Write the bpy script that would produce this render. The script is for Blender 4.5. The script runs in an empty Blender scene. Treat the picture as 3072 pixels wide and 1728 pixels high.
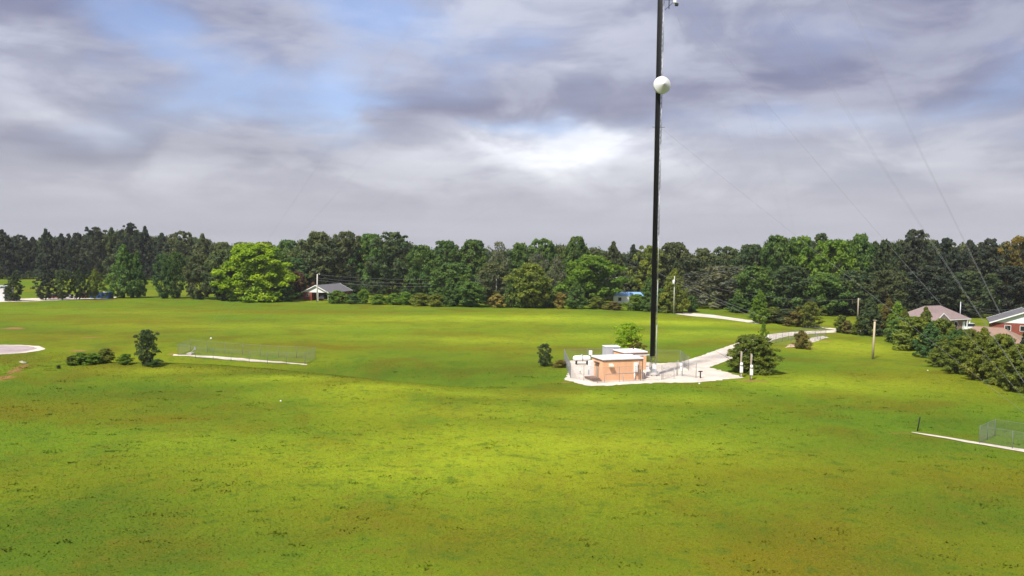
import bpy, bmesh, math, random
import numpy as np
from mathutils import Vector, Matrix

R = math.radians
scene = bpy.context.scene
col = scene.collection

# ------------------------------------------------------------------ camera
FPX, PW, PH = 2411.0, 3072.0, 1728.0          # focal length and frame in photo pixels
CAM_H, PITCH, ROLL = 16.7, math.atan((864 - 747) / 2411.0), R(0.76)
cam_d = bpy.data.cameras.new('camera')
cam = bpy.data.objects.new('camera', cam_d)
col.objects.link(cam)
cam_d.sensor_width = 36.0
cam_d.lens = FPX / PW * 36.0
cam_d.clip_start, cam_d.clip_end = 0.5, 9000
CAM_M = Matrix.Rotation(R(90) - PITCH, 3, 'X') @ Matrix.Rotation(ROLL, 3, 'Z')
cam.matrix_world = Matrix.Translation((0, 0, CAM_H)) @ CAM_M.to_4x4()
scene.camera = cam

# ------------------------------------------------------------------ light and exposure
SUN_EL, SUN_AZ = R(54), R(214)      # azimuth the light comes from, clockwise from +Y (view direction)
EXPOSURE = 1.2
SKY_STRENGTH = 0.1
sun_d = bpy.data.lights.new('sun', 'SUN')
sun_d.energy, sun_d.angle, sun_d.color = 3.0, R(5), (1.0, 0.955, 0.88)
sun = bpy.data.objects.new('sun', sun_d)
col.objects.link(sun)
sv = Vector((math.sin(SUN_AZ) * math.cos(SUN_EL), math.cos(SUN_AZ) * math.cos(SUN_EL), math.sin(SUN_EL)))
sun.rotation_euler = sv.to_track_quat('Z', 'Y').to_euler()
sun.location = (0, 0, 120)

scene.cycles.max_bounces = 6
scene.cycles.diffuse_bounces = 3
scene.cycles.glossy_bounces = 2
scene.cycles.transmission_bounces = 3
scene.view_settings.view_transform = 'Standard'
scene.view_settings.look = 'None'
scene.view_settings.exposure = EXPOSURE
scene.view_settings.gamma = 1.0
scene.view_settings.use_curve_mapping = False

# ------------------------------------------------------------------ node helper
class NT:
    def __init__(self, tree):
        self.t, self.n, self.l = tree, tree.nodes, tree.links
    def _in(self, sock, v):
        if hasattr(v, 'is_linked'):
            self.l.new(v, sock)
        else:
            sock.default_value = v
    def m(self, op, a, b=0.0, c=0.0, clamp=False):
        nd = self.n.new('ShaderNodeMath'); nd.operation = op; nd.use_clamp = clamp
        self._in(nd.inputs[0], a); self._in(nd.inputs[1], b); self._in(nd.inputs[2], c)
        return nd.outputs[0]
    def add(self, *a):
        r = a[0]
        for x in a[1:]: r = self.m('ADD', r, x)
        return r
    def mul(self, *a):
        r = a[0]
        for x in a[1:]: r = self.m('MULTIPLY', r, x)
        return r
    def ramp(self, v, a, b, c=0.0, d=1.0, smooth=True):
        nd = self.n.new('ShaderNodeMapRange')
        nd.interpolation_type = 'SMOOTHSTEP' if smooth else 'LINEAR'
        self._in(nd.inputs['Value'], v)
        nd.inputs['From Min'].default_value, nd.inputs['From Max'].default_value = a, b
        nd.inputs['To Min'].default_value, nd.inputs['To Max'].default_value = c, d
        return nd.outputs['Result']
    def xyz(self, x, y, z):
        nd = self.n.new('ShaderNodeCombineXYZ')
        for i, v in enumerate((x, y, z)): self._in(nd.inputs[i], v)
        return nd.outputs[0]
    def noise(self, vec, scale, detail=3.0, rough=0.5, dist=0.0, out='Fac'):
        nd = self.n.new('ShaderNodeTexNoise')
        self.l.new(vec, nd.inputs['Vector'])
        nd.inputs['Scale'].default_value, nd.inputs['Detail'].default_value = scale, detail
        nd.inputs['Roughness'].default_value, nd.inputs['Distortion'].default_value = rough, dist
        return nd.outputs[out]
    def mix(self, f, a, b, mode='MIX'):
        nd = self.n.new('ShaderNodeMix'); nd.data_type = 'RGBA'; nd.blend_type = mode
        self._in(nd.inputs[0], f)
        for s, v in ((6, a), (7, b)):
            if hasattr(v, 'is_linked'): self.l.new(v, nd.inputs[s])
            else: nd.inputs[s].default_value = (v[0], v[1], v[2], 1)
        return nd.outputs[2]
    def rgb(self, r, g, b):
        nd = self.n.new('ShaderNodeCombineColor')
        for i, v in enumerate((r, g, b)): self._in(nd.inputs[i], v)
        return nd.outputs[0]

# ------------------------------------------------------------------ sky: Nishita behind broken stratocumulus
world = bpy.data.worlds.new('World')
scene.world = world
world.use_nodes = True
w = NT(world.node_tree)
w.n.clear()
tc = w.n.new('ShaderNodeTexCoord')
sep = w.n.new('ShaderNodeSeparateXYZ'); w.l.new(tc.outputs['Generated'], sep.inputs[0])
dx, dy, dz = sep.outputs
az0 = w.m('ARCTAN2', dx, dy)
el0 = w.m('ARCSINE', dz)
wv = w.noise(w.xyz(w.mul(az0, 5.0), w.mul(el0, 11.0), 3.0), 1.0, 4.0, 0.55, 0.0, 'Color')
ws = w.n.new('ShaderNodeSeparateColor'); w.l.new(wv, ws.inputs[0])
az = w.add(az0, w.mul(w.m('SUBTRACT', ws.outputs[0], 0.5), 0.24))
el = w.add(el0, w.mul(w.m('SUBTRACT', ws.outputs[1], 0.5), 0.11))
def blob(px_, py_, sx, sy, rot=0.0, amp=1.0):
    a0 = math.atan((px_ - 1536) / FPX); e0 = (747 - 0.0132 * (1536 - px_) - py_) / FPX
    da = w.m('SUBTRACT', az, a0); de = w.m('SUBTRACT', el, e0)
    if rot:
        c_, s_ = math.cos(rot), math.sin(rot)
        da, de = w.add(w.mul(da, c_), w.mul(de, s_)), w.add(w.mul(da, -s_), w.mul(de, c_))
    q = w.add(w.m('POWER', w.m('ABSOLUTE', w.mul(da, FPX / sx)), 2.0), w.m('POWER', w.m('ABSOLUTE', w.mul(de, FPX / sy)), 2.0))
    return w.mul(w.m('EXPONENT', w.mul(q, -1.0)), amp)
zz = w.m('MAXIMUM', dz, 0.0)
den = w.add(zz, 0.075)
plane = w.xyz(w.m('DIVIDE', dx, den), w.m('DIVIDE', dy, den), 0.0)
nA = w.noise(plane, 0.75, 5.0, 0.52, 0.3)
nB = w.noise(plane, 1.9, 4.0, 0.5)
nC = w.noise(w.xyz(w.mul(az0, 3.0), w.mul(el0, 26.0), 8.0), 1.0, 3.0, 0.5)
hor = w.ramp(el0, 0.02, 0.10)                       # clouds smooth out into the distance
up = w.ramp(el0, 0.03, 0.22)
nD = w.noise(w.xyz(w.mul(az0, 6.0), w.mul(el0, 15.0), 5.0), 1.0, 6.0, 0.58, 0.4)
puff = w.m('SUBTRACT', nD, 0.5)
white = w.ramp(w.add(blob(1690, 460, 210, 80, 0.0, 1.05), blob(1740, 425, 110, 45, 0.0, 0.3), blob(2080, 470, 180, 60, 0.0, 0.40), blob(1280, 470, 200, 50, 0.0, 0.30), blob(2600, 455, 200, 55, 0.0, 0.36), w.mul(puff, 0.9)), 0.22, 1.1)
bright = w.add(0.52, w.mul(up, -0.055),
    w.mul(w.m('SUBTRACT', nA, 0.5), 0.12, hor), w.mul(w.m('SUBTRACT', nB, 0.5), 0.10, hor), w.mul(w.m('SUBTRACT', w.ramp(nD, 0.40, 0.62), 0.5), 0.15, hor), w.mul(puff, 0.12, hor),
    w.mul(w.m('SUBTRACT', nC, 0.5), 0.24), w.mul(white, 0.44), blob(1950, 475, 800, 95, 0.0, 0.12), blob(1500, 545, 1700, 70, 0.0, 0.05), blob(900, 560, 500, 40, 0.0, 0.05),
    blob(40, 250, 150, 120, 0.0, 0.11), blob(270, 420, 120, 45, -0.35, 0.15), blob(1500, 70, 360, 170, 0.0, 0.14),
    blob(720, 440, 460, 75, 0.0, -0.11), blob(120, 60, 420, 170, 0.0, -0.15), blob(100, 490, 300, 60, 0.0, -0.08),
    blob(2950, 110, 420, 150, 0.0, -0.10), blob(2350, 330, 600, 75, 0.0, -0.04), blob(1330, 310, 250, 60, 0.0, -0.04),
    blob(1600, 330, 300, 60, 0.0, -0.06), blob(2700, 300, 330, 90, 0.0, -0.05))
bright = w.m('MAXIMUM', bright, 0.25)
blue = w.add(w.mul(w.m('SUBTRACT', w.noise(plane, 0.55, 4.0, 0.5, 0.2), 0.55), 0.9), w.mul(puff, -1.0),
    blob(1120, 80, 340, 120, -0.2, 0.76), blob(470, 190, 220, 100, -0.4, 0.66), blob(1010, 320, 110, 130, 0.5, 0.62), blob(300, 60, 260, 90, 0.0, 0.25),
    blob(790, 270, 150, 80, 0.0, 0.35), blob(2260, 385, 400, 42, 0.0, 0.36), blob(3050, 290, 150, 80, 0.3, 0.26), blob(2560, 190, 380, 70, -0.2, 0.28),
    blob(1560, 395, 200, 30, 0.0, 0.32))
blue = w.ramp(blue, -0.05, 0.80, 0.0, 0.88)
blue = w.mul(blue, w.ramp(el0, 0.06, 0.14))
sky = w.n.new('ShaderNodeTexSky'); sky.sky_type = 'NISHITA'; sky.sun_disc = False
sky.sun_elevation, sky.sun_rotation = SUN_EL, SUN_AZ
sky.air_density, sky.dust_density, sky.ozone_density = 1.0, 0.6, 1.6
cs = 1.0 / (2 ** EXPOSURE) / SKY_STRENGTH
cloud = w.rgb(w.mul(bright, w.add(0.97, w.mul(up, -0.06)), cs), w.mul(bright, w.add(0.975, w.mul(up, -0.02)), cs), w.mul(w.add(w.mul(bright, 0.94), 0.075, w.mul(up, 0.06)), cs))
skyc = w.mix(1.0, sky.outputs[0], (0.86, 0.88, 1.02), 'MULTIPLY')
veil = w.mix(0.40, skyc, cloud)
final = w.mix(blue, cloud, veil)
bg = w.n.new('ShaderNodeBackground'); bg.inputs[1].default_value = SKY_STRENGTH
w.l.new(final, bg.inputs[0])
wo = w.n.new('ShaderNodeOutputWorld'); w.l.new(bg.outputs[0], wo.inputs[0])

# ------------------------------------------------------------------ tagging and geometry helpers
def tag(o, label=None, cat=None, group=None, kind=None):
    if label: o['label'] = label
    if cat: o['category'] = cat
    if group: o['group'] = group
    if kind: o['kind'] = kind
    return o
def empty(name, loc=(0, 0, 0), rz=0.0):
    o = bpy.data.objects.new(name, None); col.objects.link(o)
    o.location = loc; o.rotation_euler = (0, 0, rz); o.empty_display_size = 0.3
    return o
class MB:
    """collects simple solids and links them as one mesh object"""
    def __init__(self): self.v, self.f = [], []
    def _add(self, vs, fs):
        b = len(self.v); self.v += [tuple(p) for p in vs]; self.f += [tuple(b + i for i in q) for q in fs]; return self
    def box(self, x0, x1, y0, y1, z0, z1):
        vs = [(x, y, z) for z in (z0, z1) for y in (y0, y1) for x in (x0, x1)]
        return self._add(vs, [(0, 2, 3, 1), (4, 5, 7, 6), (0, 1, 5, 4), (2, 6, 7, 3), (0, 4, 6, 2), (1, 3, 7, 5)])
    def tube(self, pts, rad, n=6, cap=True):
        pts = [Vector(p) for p in pts]
        rads = rad if isinstance(rad, (list, tuple)) else [rad] * len(pts)
        vs, fs = [], []
        for i, p in enumerate(pts):
            d = (pts[min(i + 1, len(pts) - 1)] - pts[max(i - 1, 0)]).normalized()
            a = d.orthogonal().normalized() if abs(d.z) < 0.999 else Vector((1, 0, 0))
            if abs(d.z) < 0.98: a = d.cross(Vector((0, 0, 1))).normalized()
            b = d.cross(a)
            for k in range(n):
                t = 2 * math.pi * k / n
                vs.append(p + (a * math.cos(t) + b * math.sin(t)) * rads[i])
        for i in range(len(pts) - 1):
            for k in range(n):
                k2 = (k + 1) % n
                fs.append((i * n + k, i * n + k2, (i + 1) * n + k2, (i + 1) * n + k))
        if cap:
            fs.append(tuple(range(n))[::-1]); fs.append(tuple((len(pts) - 1) * n + k for k in range(n)))
        return self._add(vs, fs)
    def lathe(self, prof, n=24, axis='Z', origin=(0, 0, 0)):
        vs, fs = [], []
        for r_, z_ in prof:
            for k in range(n):
                t = 2 * math.pi * k / n
                p = (r_ * math.cos(t), r_ * math.sin(t), z_)
                if axis == 'X': p = (p[2], p[0], p[1])
                if axis == 'Y': p = (p[1], p[2], p[0])
                vs.append((p[0] + origin[0], p[1] + origin[1], p[2] + origin[2]))
        for i in range(len(prof) - 1):
            for k in range(n):
                k2 = (k + 1) % n
                fs.append((i * n + k, i * n + k2, (i + 1) * n + k2, (i + 1) * n + k))
        fs.append(tuple(range(n))[::-1]); fs.append(tuple((len(prof) - 1) * n + k for k in range(n)))
        return self._add(vs, fs)
    def poly(self, vs, fs): return self._add(vs, fs)
    def mesh(self, name, m, smooth=False):
        me = bpy.data.meshes.new(name); me.from_pydata(self.v, [], self.f); me.update()
        bm = bmesh.new(); bm.from_mesh(me); bmesh.ops.recalc_face_normals(bm, faces=bm.faces); bm.to_mesh(me); bm.free()
        if m: me.materials.append(m)
        if smooth: me.polygons.foreach_set('use_smooth', [True] * len(me.polygons))
        return me
    def build(self, name, m, parent=None, smooth=False, bevel=0.0):
        o = bpy.data.objects.new(name, self.mesh(name, m, smooth)); col.objects.link(o)
        if parent is not None: o.parent = parent
        if bevel:
            md = o.modifiers.new('bevel', 'BEVEL'); md.width = bevel; md.segments = 2; md.limit_method = 'ANGLE'
        return o
def link(name, me, parent=None, loc=(0, 0, 0), rz=0.0, scale=None):
    o = bpy.data.objects.new(name, me); col.objects.link(o)
    if parent is not None: o.parent = parent
    o.location = loc; o.rotation_euler = (0, 0, rz)
    if scale: o.scale = scale
    return o
def np_mesh(name, verts, quads, m, tint=None, smooth=False):
    verts = np.asarray(verts, np.float32); quads = np.asarray(quads, np.int32)
    k = quads.shape[1]
    me = bpy.data.meshes.new(name)
    me.vertices.add(len(verts)); me.vertices.foreach_set('co', verts.ravel())
    me.loops.add(quads.size); me.loops.foreach_set('vertex_index', quads.ravel())
    me.polygons.add(len(quads))
    me.polygons.foreach_set('loop_start', np.arange(0, quads.size, k, dtype=np.int32))
    me.update(calc_edges=True)
    if tint is not None:
        a = me.attributes.new('tint', 'FLOAT', 'POINT'); a.data.foreach_set('value', np.asarray(tint, np.float32))
    if smooth: me.polygons.foreach_set('use_smooth', np.ones(len(quads), bool))
    if m: me.materials.append(m)
    me.validate()
    return me

# ------------------------------------------------------------------ materials
MATS = {}
def mat(name, color, rough=0.7, metal=0.0, var=0.12, scale=2.0, bump=0.0, spec=0.3, streak=False):
    if name in MATS: return MATS[name]
    m = bpy.data.materials.new(name); m.use_nodes = True
    t = NT(m.node_tree); b = t.n['Principled BSDF']
    g = t.n.new('ShaderNodeTexCoord').outputs['Object']
    if streak:
        mp = t.n.new('ShaderNodeMapping'); t.l.new(g, mp.inputs[0]); mp.inputs['Scale'].default_value = (1, 1, 0.15); g = mp.outputs[0]
    n1 = t.noise(g, scale, 5.0, 0.6)
    n2 = t.noise(g, scale * 9, 2.0, 0.5)
    f = t.add(t.mul(t.m('SUBTRACT', n1, 0.5), 2.4), t.mul(t.m('SUBTRACT', n2, 0.5), 1.0), 0.5)
    c1 = tuple(c * (1 - var) for c in color); c2 = tuple(min(1, c * (1 + var)) for c in color)
    f = t.m('MAXIMUM', t.m('MINIMUM', f, 1.0), 0.0)
    t.l.new(t.mix(f, c1, c2), b.inputs['Base Color'])
    b.inputs['Roughness'].default_value, b.inputs['Metallic'].default_value = rough, metal
    b.inputs['Specular IOR Level'].default_value = spec
    if bump:
        bn = t.n.new('ShaderNodeBump'); bn.inputs['Strength'].default_value = bump; bn.inputs['Distance'].default_value = 0.03
        t.l.new(n2, bn.inputs['Height']); t.l.new(bn.outputs[0], b.inputs['Normal'])
    MATS[name] = m
    return m

def grass_color(t):
    g = t.n.new('ShaderNodeNewGeometry').outputs['Position']
    big = t.noise(g, 0.022, 3.0, 0.5, 0.4)
    mid = t.noise(g, 0.085, 4.0, 0.55, 0.3)
    mid2 = t.noise(g, 0.16, 4.0, 0.6)
    fine = t.noise(g, 0.8, 5.0, 0.66)
    finer = t.noise(g, 4.5, 3.0, 0.6)
    c = t.mix(t.ramp(big, 0.36, 0.66), (0.094, 0.156, 0.011), (0.150, 0.172, 0.010))
    c = t.mix(t.mul(t.ramp(mid, 0.48, 0.66), 0.75), c, (0.112, 0.100, 0.009))
    c = t.mix(t.mul(t.ramp(mid2, 0.50, 0.70), 0.65), c, (0.066, 0.124, 0.012))
    dry = t.n.new('ShaderNodeAttribute'); dry.attribute_name = 'dry'
    c = t.mix(t.mul(dry.outputs['Fac'], t.ramp(mid2, 0.25, 0.6, 0.45, 0.95)), c, (0.150, 0.114, 0.008))
    painted_shade = t.n.new('ShaderNodeAttribute'); painted_shade.attribute_name = 'painted_shade'  # cloud and swale shade painted into the grass as darker green
    c = t.mix(t.mul(painted_shade.outputs['Fac'], t.ramp(mid, 0.3, 0.6, 0.65, 1.0)), c, (0.052, 0.088, 0.009))
    painted_sun = t.n.new('ShaderNodeAttribute'); painted_sun.attribute_name = 'painted_sun'  # sunlight between clouds painted into the grass as a lighter colour
    c = t.mix(t.mul(painted_sun.outputs['Fac'], t.ramp(mid2, 0.3, 0.65, 0.95, 0.6)), c, (0.282, 0.335, 0.020))
    c = t.mix(t.mul(t.ramp(fine, 0.52, 0.70), 0.55), c, (0.135, 0.112, 0.015))
    c = t.mix(t.mul(t.ramp(fine, 0.48, 0.32), 0.60), c, (0.058, 0.105, 0.012))
    c = t.mix(t.mul(t.ramp(finer, 0.42, 0.26), 0.4), c, (0.055, 0.088, 0.010))
    c = t.mix(t.mul(t.ramp(finer, 0.58, 0.76), 0.4), c, (0.190, 0.195, 0.025))
    finest = t.noise(g, 13.0, 2.0, 0.6)
    c = t.mix(1.0, c, t.mix(t.ramp(finest, 0.3, 0.7, 0, 1, False), (0.62, 0.70, 0.75), (1.3, 1.27, 1.15)), 'MULTIPLY')
    return c, fine, finer

def make_ground_mat():
    m = bpy.data.materials.new('meadow_grass'); m.use_nodes = True
    t = NT(m.node_tree); b = t.n['Principled BSDF']
    c, fine, finer = grass_color(t)
    so = t.n.new('ShaderNodeAttribute'); so.attribute_name = 'soil'
    sf = t.ramp(t.add(so.outputs['Fac'], t.mul(t.m('SUBTRACT', fine, 0.5), 0.9)), 0.42, 0.72)
    c = t.mix(t.mul(sf, 0.92), c, t.mix(finer, (0.19, 0.09, 0.04), (0.31, 0.17, 0.075)))
    t.l.new(c, b.inputs['Base Color'])
    b.inputs['Roughness'].default_value = 0.95; b.inputs['Specular IOR Level'].default_value = 0.03
    bn = t.n.new('ShaderNodeBump'); bn.inputs['Strength'].default_value = 0.55; bn.inputs['Distance'].default_value = 0.15
    t.l.new(t.add(t.mul(fine, 0.6), finer), bn.inputs['Height']); t.l.new(bn.outputs[0], b.inputs['Normal'])
    return m
def make_tuft_mat():
    m = bpy.data.materials.new('grass_blades'); m.use_nodes = True
    t = NT(m.node_tree); b = t.n['Principled BSDF']
    c, fine, finer = grass_color(t)
    ti = t.n.new('ShaderNodeAttribute'); ti.attribute_name = 'tint'
    c = t.mix(t.ramp(ti.outputs['Fac'], 0.0, 1.0, 0.0, 1.0, False), t.mix(1.0, c, (0.45, 0.72, 0.8), 'MULTIPLY'), t.mix(1.0, c, (1.5, 1.35, 1.2), 'MULTIPLY'))
    t.l.new(c, b.inputs['Base Color'])
    b.inputs['Roughness'].default_value = 0.8; b.inputs['Specular IOR Level'].default_value = 0.05
    return m
def make_leaf_mat():
    m = bpy.data.materials.new('foliage'); m.use_nodes = True
    t = NT(m.node_tree); b = t.n['Principled BSDF']
    oi = t.n.new('ShaderNodeObjectInfo')
    ti = t.n.new('ShaderNodeAttribute'); ti.attribute_name = 'tint'
    c = oi.outputs['Color']
    lo = t.mix(1.0, c, (0.62, 0.74, 0.95), 'MULTIPLY'); hi = t.mix(1.0, c, (1.55, 1.32, 0.9), 'MULTIPLY')
    c = t.mix(ti.outputs['Fac'], lo, hi)
    t.l.new(c, b.inputs['Base Color'])
    b.inputs['Roughness'].default_value = 0.6; b.inputs['Specular IOR Level'].default_value = 0.2
    tr = t.n.new('ShaderNodeBsdfTranslucent'); t.l.new(t.mix(1.0, c, (1.2, 1.25, 0.6), 'MULTIPLY'), tr.inputs[0])
    ms = t.n.new('ShaderNodeMixShader'); ms.inputs[0].default_value = 0.42
    t.l.new(b.outputs[0], ms.inputs[1]); t.l.new(tr.outputs[0], ms.inputs[2])
    t.l.new(ms.outputs[0], t.n['Material Output'].inputs[0])
    return m
LEAF, GROUND, TUFT = make_leaf_mat(), make_ground_mat(), make_tuft_mat()
BARK = mat('bark', (0.10, 0.075, 0.055), 0.9, 0, 0.35, 6)
GRAVEL = mat('white_gravel', (0.54, 0.475, 0.41), 0.95, 0, 0.24, 0.35, 0.5, 0.1)
CONCRETE = mat('concrete', (0.50, 0.46, 0.44), 0.9, 0, 0.14, 0.8, 0.3, 0.15)
ASPHALT = mat('worn_paving', (0.36, 0.29, 0.29), 0.9, 0, 0.22, 0.25, 0.4, 0.15)
STUCCO = mat('peach_aggregate', (0.76, 0.425, 0.245), 0.9, 0, 0.10, 1.2, 0.3, 0.2, True)
WHITE = mat('white_paint', (0.78, 0.78, 0.78), 0.5, 0, 0.05, 1.5)
ROOFW = mat('white_roof_membrane', (0.72, 0.70, 0.72), 0.7, 0, 0.10, 0.8)
GALV = mat('galvanised_steel', (0.42, 0.43, 0.45), 0.5, 0.5, 0.15, 3)
FPOST = mat('weathered_post', (0.24, 0.25, 0.25), 0.7, 0.2, 0.15, 3)
WIRE = mat('fence_wire', (0.24, 0.25, 0.25), 0.5, 0.4, 0.1, 3)
GREYBOX = mat('grey_cabinet', (0.42, 0.44, 0.48), 0.5, 0.1, 0.08, 1.5)
BLACK = mat('black_rubber', (0.012, 0.012, 0.014), 0.6, 0, 0.2, 4)
DARKST = mat('dark_steel', (0.035, 0.033, 0.035), 0.6, 0.3, 0.2, 3)
DARK = mat('dark_trim', (0.06, 0.05, 0.045), 0.8, 0, 0.2, 3)
WOOD = mat('weathered_wood', (0.33, 0.27, 0.20), 0.9, 0, 0.2, 3, 0.3, 0.2, True)
DECK = mat('brown_deck_wood', (0.20, 0.13, 0.10), 0.9, 0, 0.2, 3)
BRICK = mat('red_brick', (0.23, 0.062, 0.042), 0.9, 0, 0.15, 2)
BRICKD = mat('brown_brick', (0.28, 0.17, 0.13), 0.9, 0, 0.15, 2)
SHING = mat('grey_shingle', (0.13, 0.125, 0.135), 0.95, 0, 0.15, 1.5)
SHINGP = mat('mauve_shingle', (0.22, 0.165, 0.16), 0.95, 0, 0.10, 1.0)
SHINGB = mat('tan_shingle', (0.25, 0.165, 0.125), 0.95, 0, 0.10, 1.0)
BLUEMET = mat('blue_metal_roof', (0.20, 0.36, 0.62), 0.5, 0.1, 0.08, 1.0)
BLUESH = mat('blue_painted_steel', (0.03, 0.08, 0.22), 0.5, 0.1, 0.1, 1.0)
GLASS = mat('dark_glass', (0.015, 0.018, 0.02), 0.15, 0, 0.1, 1, 0, 0.6)
CARW = mat('white_car_paint', (0.75, 0.75, 0.75), 0.3, 0, 0.04, 1, 0, 0.5)
CARD = mat('dark_car_paint', (0.03, 0.03, 0.035), 0.3, 0, 0.1, 1, 0, 0.5)
CARR = mat('red_car_paint', (0.40, 0.05, 0.03), 0.3, 0, 0.1, 1, 0, 0.5)
CARG = mat('gold_car_paint', (0.42, 0.30, 0.16), 0.3, 0, 0.1, 1, 0, 0.5)
CARS = mat('silver_car_paint', (0.35, 0.33, 0.36), 0.3, 0.2, 0.1, 1, 0, 0.5)
TYRE = mat('tyre_rubber', (0.02, 0.02, 0.02), 0.9, 0, 0.1, 5)
RADOME = mat('radome_white', (0.60, 0.60, 0.62), 0.45, 0, 0.03, 1.5)

# ------------------------------------------------------------------ terrain
def ray(x, y):
    return CAM_M @ Vector(((x - PW / 2) / FPX, -(y - PH / 2) / FPX, -1.0))
def flat(x, y, z=0.0):
    d = ray(x, y); k = (z - CAM_H) / d.z
    return d.x * k, d.y * k
CREST = sorted([flat(*p) for p in ((-250, 1175), (0, 1150), (180, 1114), (330, 1104), (480, 1102), (700, 1113), (850, 1126), (1150, 1153), (1450, 1172))])
CX, CY = np.array([c[0] for c in CREST]), np.array([c[1] for c in CREST])
def sstep(a, b, v):
    t_ = np.clip((v - a) / (b - a), 0, 1); return t_ * t_ * (3 - 2 * t_)
def H(x, y):
    x = np.asarray(x, float); y = np.asarray(y, float)
    calm = sstep(12, 45, np.hypot(x - 18, y - 108))
    u = 0.30 * np.sin(x / 31 + 1.0) * np.sin(y / 27 + 0.4) + 0.22 * np.sin(x / 57 + y / 43) + 0.10 * np.sin(x / 13 - y / 11)
    u = u * calm * sstep(600, 300, y)
    yc = np.interp(x, CX, CY)
    k = sstep(9, -18, x) * sstep(-130, -85, x)
    r = 1.0 * np.exp(-((y - yc + 5) / 9.0) ** 2) - 1.7 * np.exp(-((y - yc - 8) / 6.5) ** 2)
    return u + r * k
def px(x, y):
    """ground point seen at photo pixel x, y"""
    d = ray(x, y)
    k = np.linspace(28, 700, 2600) / d.y
    hit = np.argmax(CAM_H + d.z * k < H(d.x * k, d.y * k))
    lo, hi = k[max(hit - 1, 0)], k[hit]
    for _ in range(18):
        m_ = (lo + hi) / 2
        if CAM_H + d.z * m_ < float(H(d.x * m_, d.y * m_)): hi = m_
        else: lo = m_
    X, Y = d.x * hi, d.y * hi
    return Vector((X, Y, float(H(X, Y))))
def colD(x, D):
    """ground point in photo column x at forward distance D"""
    d = ray(x, 860); X = d.x * D / d.y
    return Vector((X, D, float(H(X, D))))
def ztop(x, y, D):
    d = ray(x, y); return CAM_H + d.z * D / d.y
def X_at(x, D):
    d = ray(x, 860); return d.x * D / d.y

def axis_pts(a, b, step, lo, hi):
    mid = list(np.arange(a, b + 1e-6, step)); s, v = step, a; left = []
    while v > lo: s *= 1.28; v -= s; left.append(v)
    s, v = step, b; right = []
    while v < hi: s *= 1.28; v += s; right.append(v)
    return np.array(left[::-1] + mid + right)
xs, ys = axis_pts(-150, 150, 1.6, -1500, 1500), axis_pts(28, 345, 1.3, -400, 1900)
GX, GY = np.meshgrid(xs, ys)
GZ = H(GX, GY)
nx, ny = len(xs), len(ys)
idx = np.arange(nx * ny).reshape(ny, nx)
quads = np.stack([idx[:-1, :-1], idx[:-1, 1:], idx[1:, 1:], idx[1:, :-1]], -1).reshape(-1, 4)
gverts = np.stack([GX, GY, GZ], -1).reshape(-1, 3)
def field(spots, P):
    """soft patches on the meadow: photo pixel centre, half width and half depth in metres, strength"""
    o = np.zeros(len(P))
    for (sx, sy, a, b, k) in spots:
        c = px(sx, sy); o = np.maximum(o, k * np.exp(-((P[:, 0] - c.x) / a) ** 2 - ((P[:, 1] - c.y) / b) ** 2))
    return o
SOIL = [(40, 985, 4.0, 3.0, 0.8), (272, 1013, 2.6, 1.6, 0.8), (232, 1052, 1.8, 1.3, 1.0), (62, 1100, 1.2, 2.2, 0.75), (35, 1115, 1.3, 2.0, 0.8), (10, 1130, 1.6, 2.0, 0.8), (85, 1086, 2.0, 1.2, 0.6),
        (2715, 1302, 1.9, 0.8, 0.9), (2860, 1328, 3.0, 0.7, 0.65), (1705, 1146, 2.0, 0.8, 0.8), (2255, 1142, 3.2, 1.2, 0.9), (2200, 1122, 2.6, 1.2, 0.7), (2410, 1043, 4.2, 2.0, 0.75), (2480, 1022, 3.4, 1.4, 0.7),
        (520, 1062, 2.0, 1.2, 0.7), (1700, 1094, 1.6, 1.4, 0.6), (2330, 1040, 1.8, 1.2, 0.6)]
DRY = [(2420, 1660, 9, 7, 1.0), (2150, 1690, 5, 3, 0.7), (1900, 1440, 6, 3, 0.5), (420, 1250, 9, 3, 0.5), (2700, 1560, 9, 4, 0.55), (2300, 1420, 12, 6, 0.6), (850, 935, 34, 8, 0.8), (300, 960, 30, 8, 0.6), (1400, 1045, 16, 5, 0.6), (1000, 1040, 18, 5, 0.5), (620, 1110, 16, 4, 0.7), (900, 1120, 14, 4, 0.5), (1050, 1560, 14, 5, 0.45),
       (1500, 1640, 9, 4, 0.5), (600, 1420, 12, 6, 0.35), (2650, 1130, 12, 6, 0.5), (2150, 1210, 9, 3, 0.55), (2950, 1420, 12, 6, 0.6), (120, 1220, 16, 6, 0.6), (180, 1010, 22, 7, 0.55), (1450, 1010, 18, 5, 0.4), (3000, 1690, 7, 5, 0.6)]
PAINTED_SUN = [(500, 1112, 9, 2.0, 0.5), (850, 1134, 9, 2.0, 0.7), (1150, 1162, 9, 2.0, 0.7), (1420, 1182, 9, 2.2, 0.5), (1560, 955, 44, 12, 1.0), (1450, 1020, 26, 8, 0.55), (1850, 1010, 22, 9, 0.6), (900, 980, 40, 12, 0.4), (300, 935, 40, 10, 0.3), (2000, 968, 28, 9, 1.0), (1250, 960, 26, 8, 0.6), (2540, 1040, 10, 9, 0.9), (2150, 1000, 20, 8, 0.7), (1650, 1330, 20, 8, 0.8), (1330, 1390, 14, 7, 0.85), (1000, 1360, 12, 7, 0.5), (1900, 1195, 18, 4, 0.6), (2480, 1150, 14, 8, 0.7),  # sunlit stretches of field and crest, put into the grass colour
        (700, 1320, 14, 6, 0.35), (1000, 905, 34, 3, 0.5), (2350, 965, 18, 6, 0.5), (1500, 1240, 18, 5, 0.5), (2050, 1330, 10, 6, 0.45), (1000, 1185, 10, 3, 0.5)]
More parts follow.
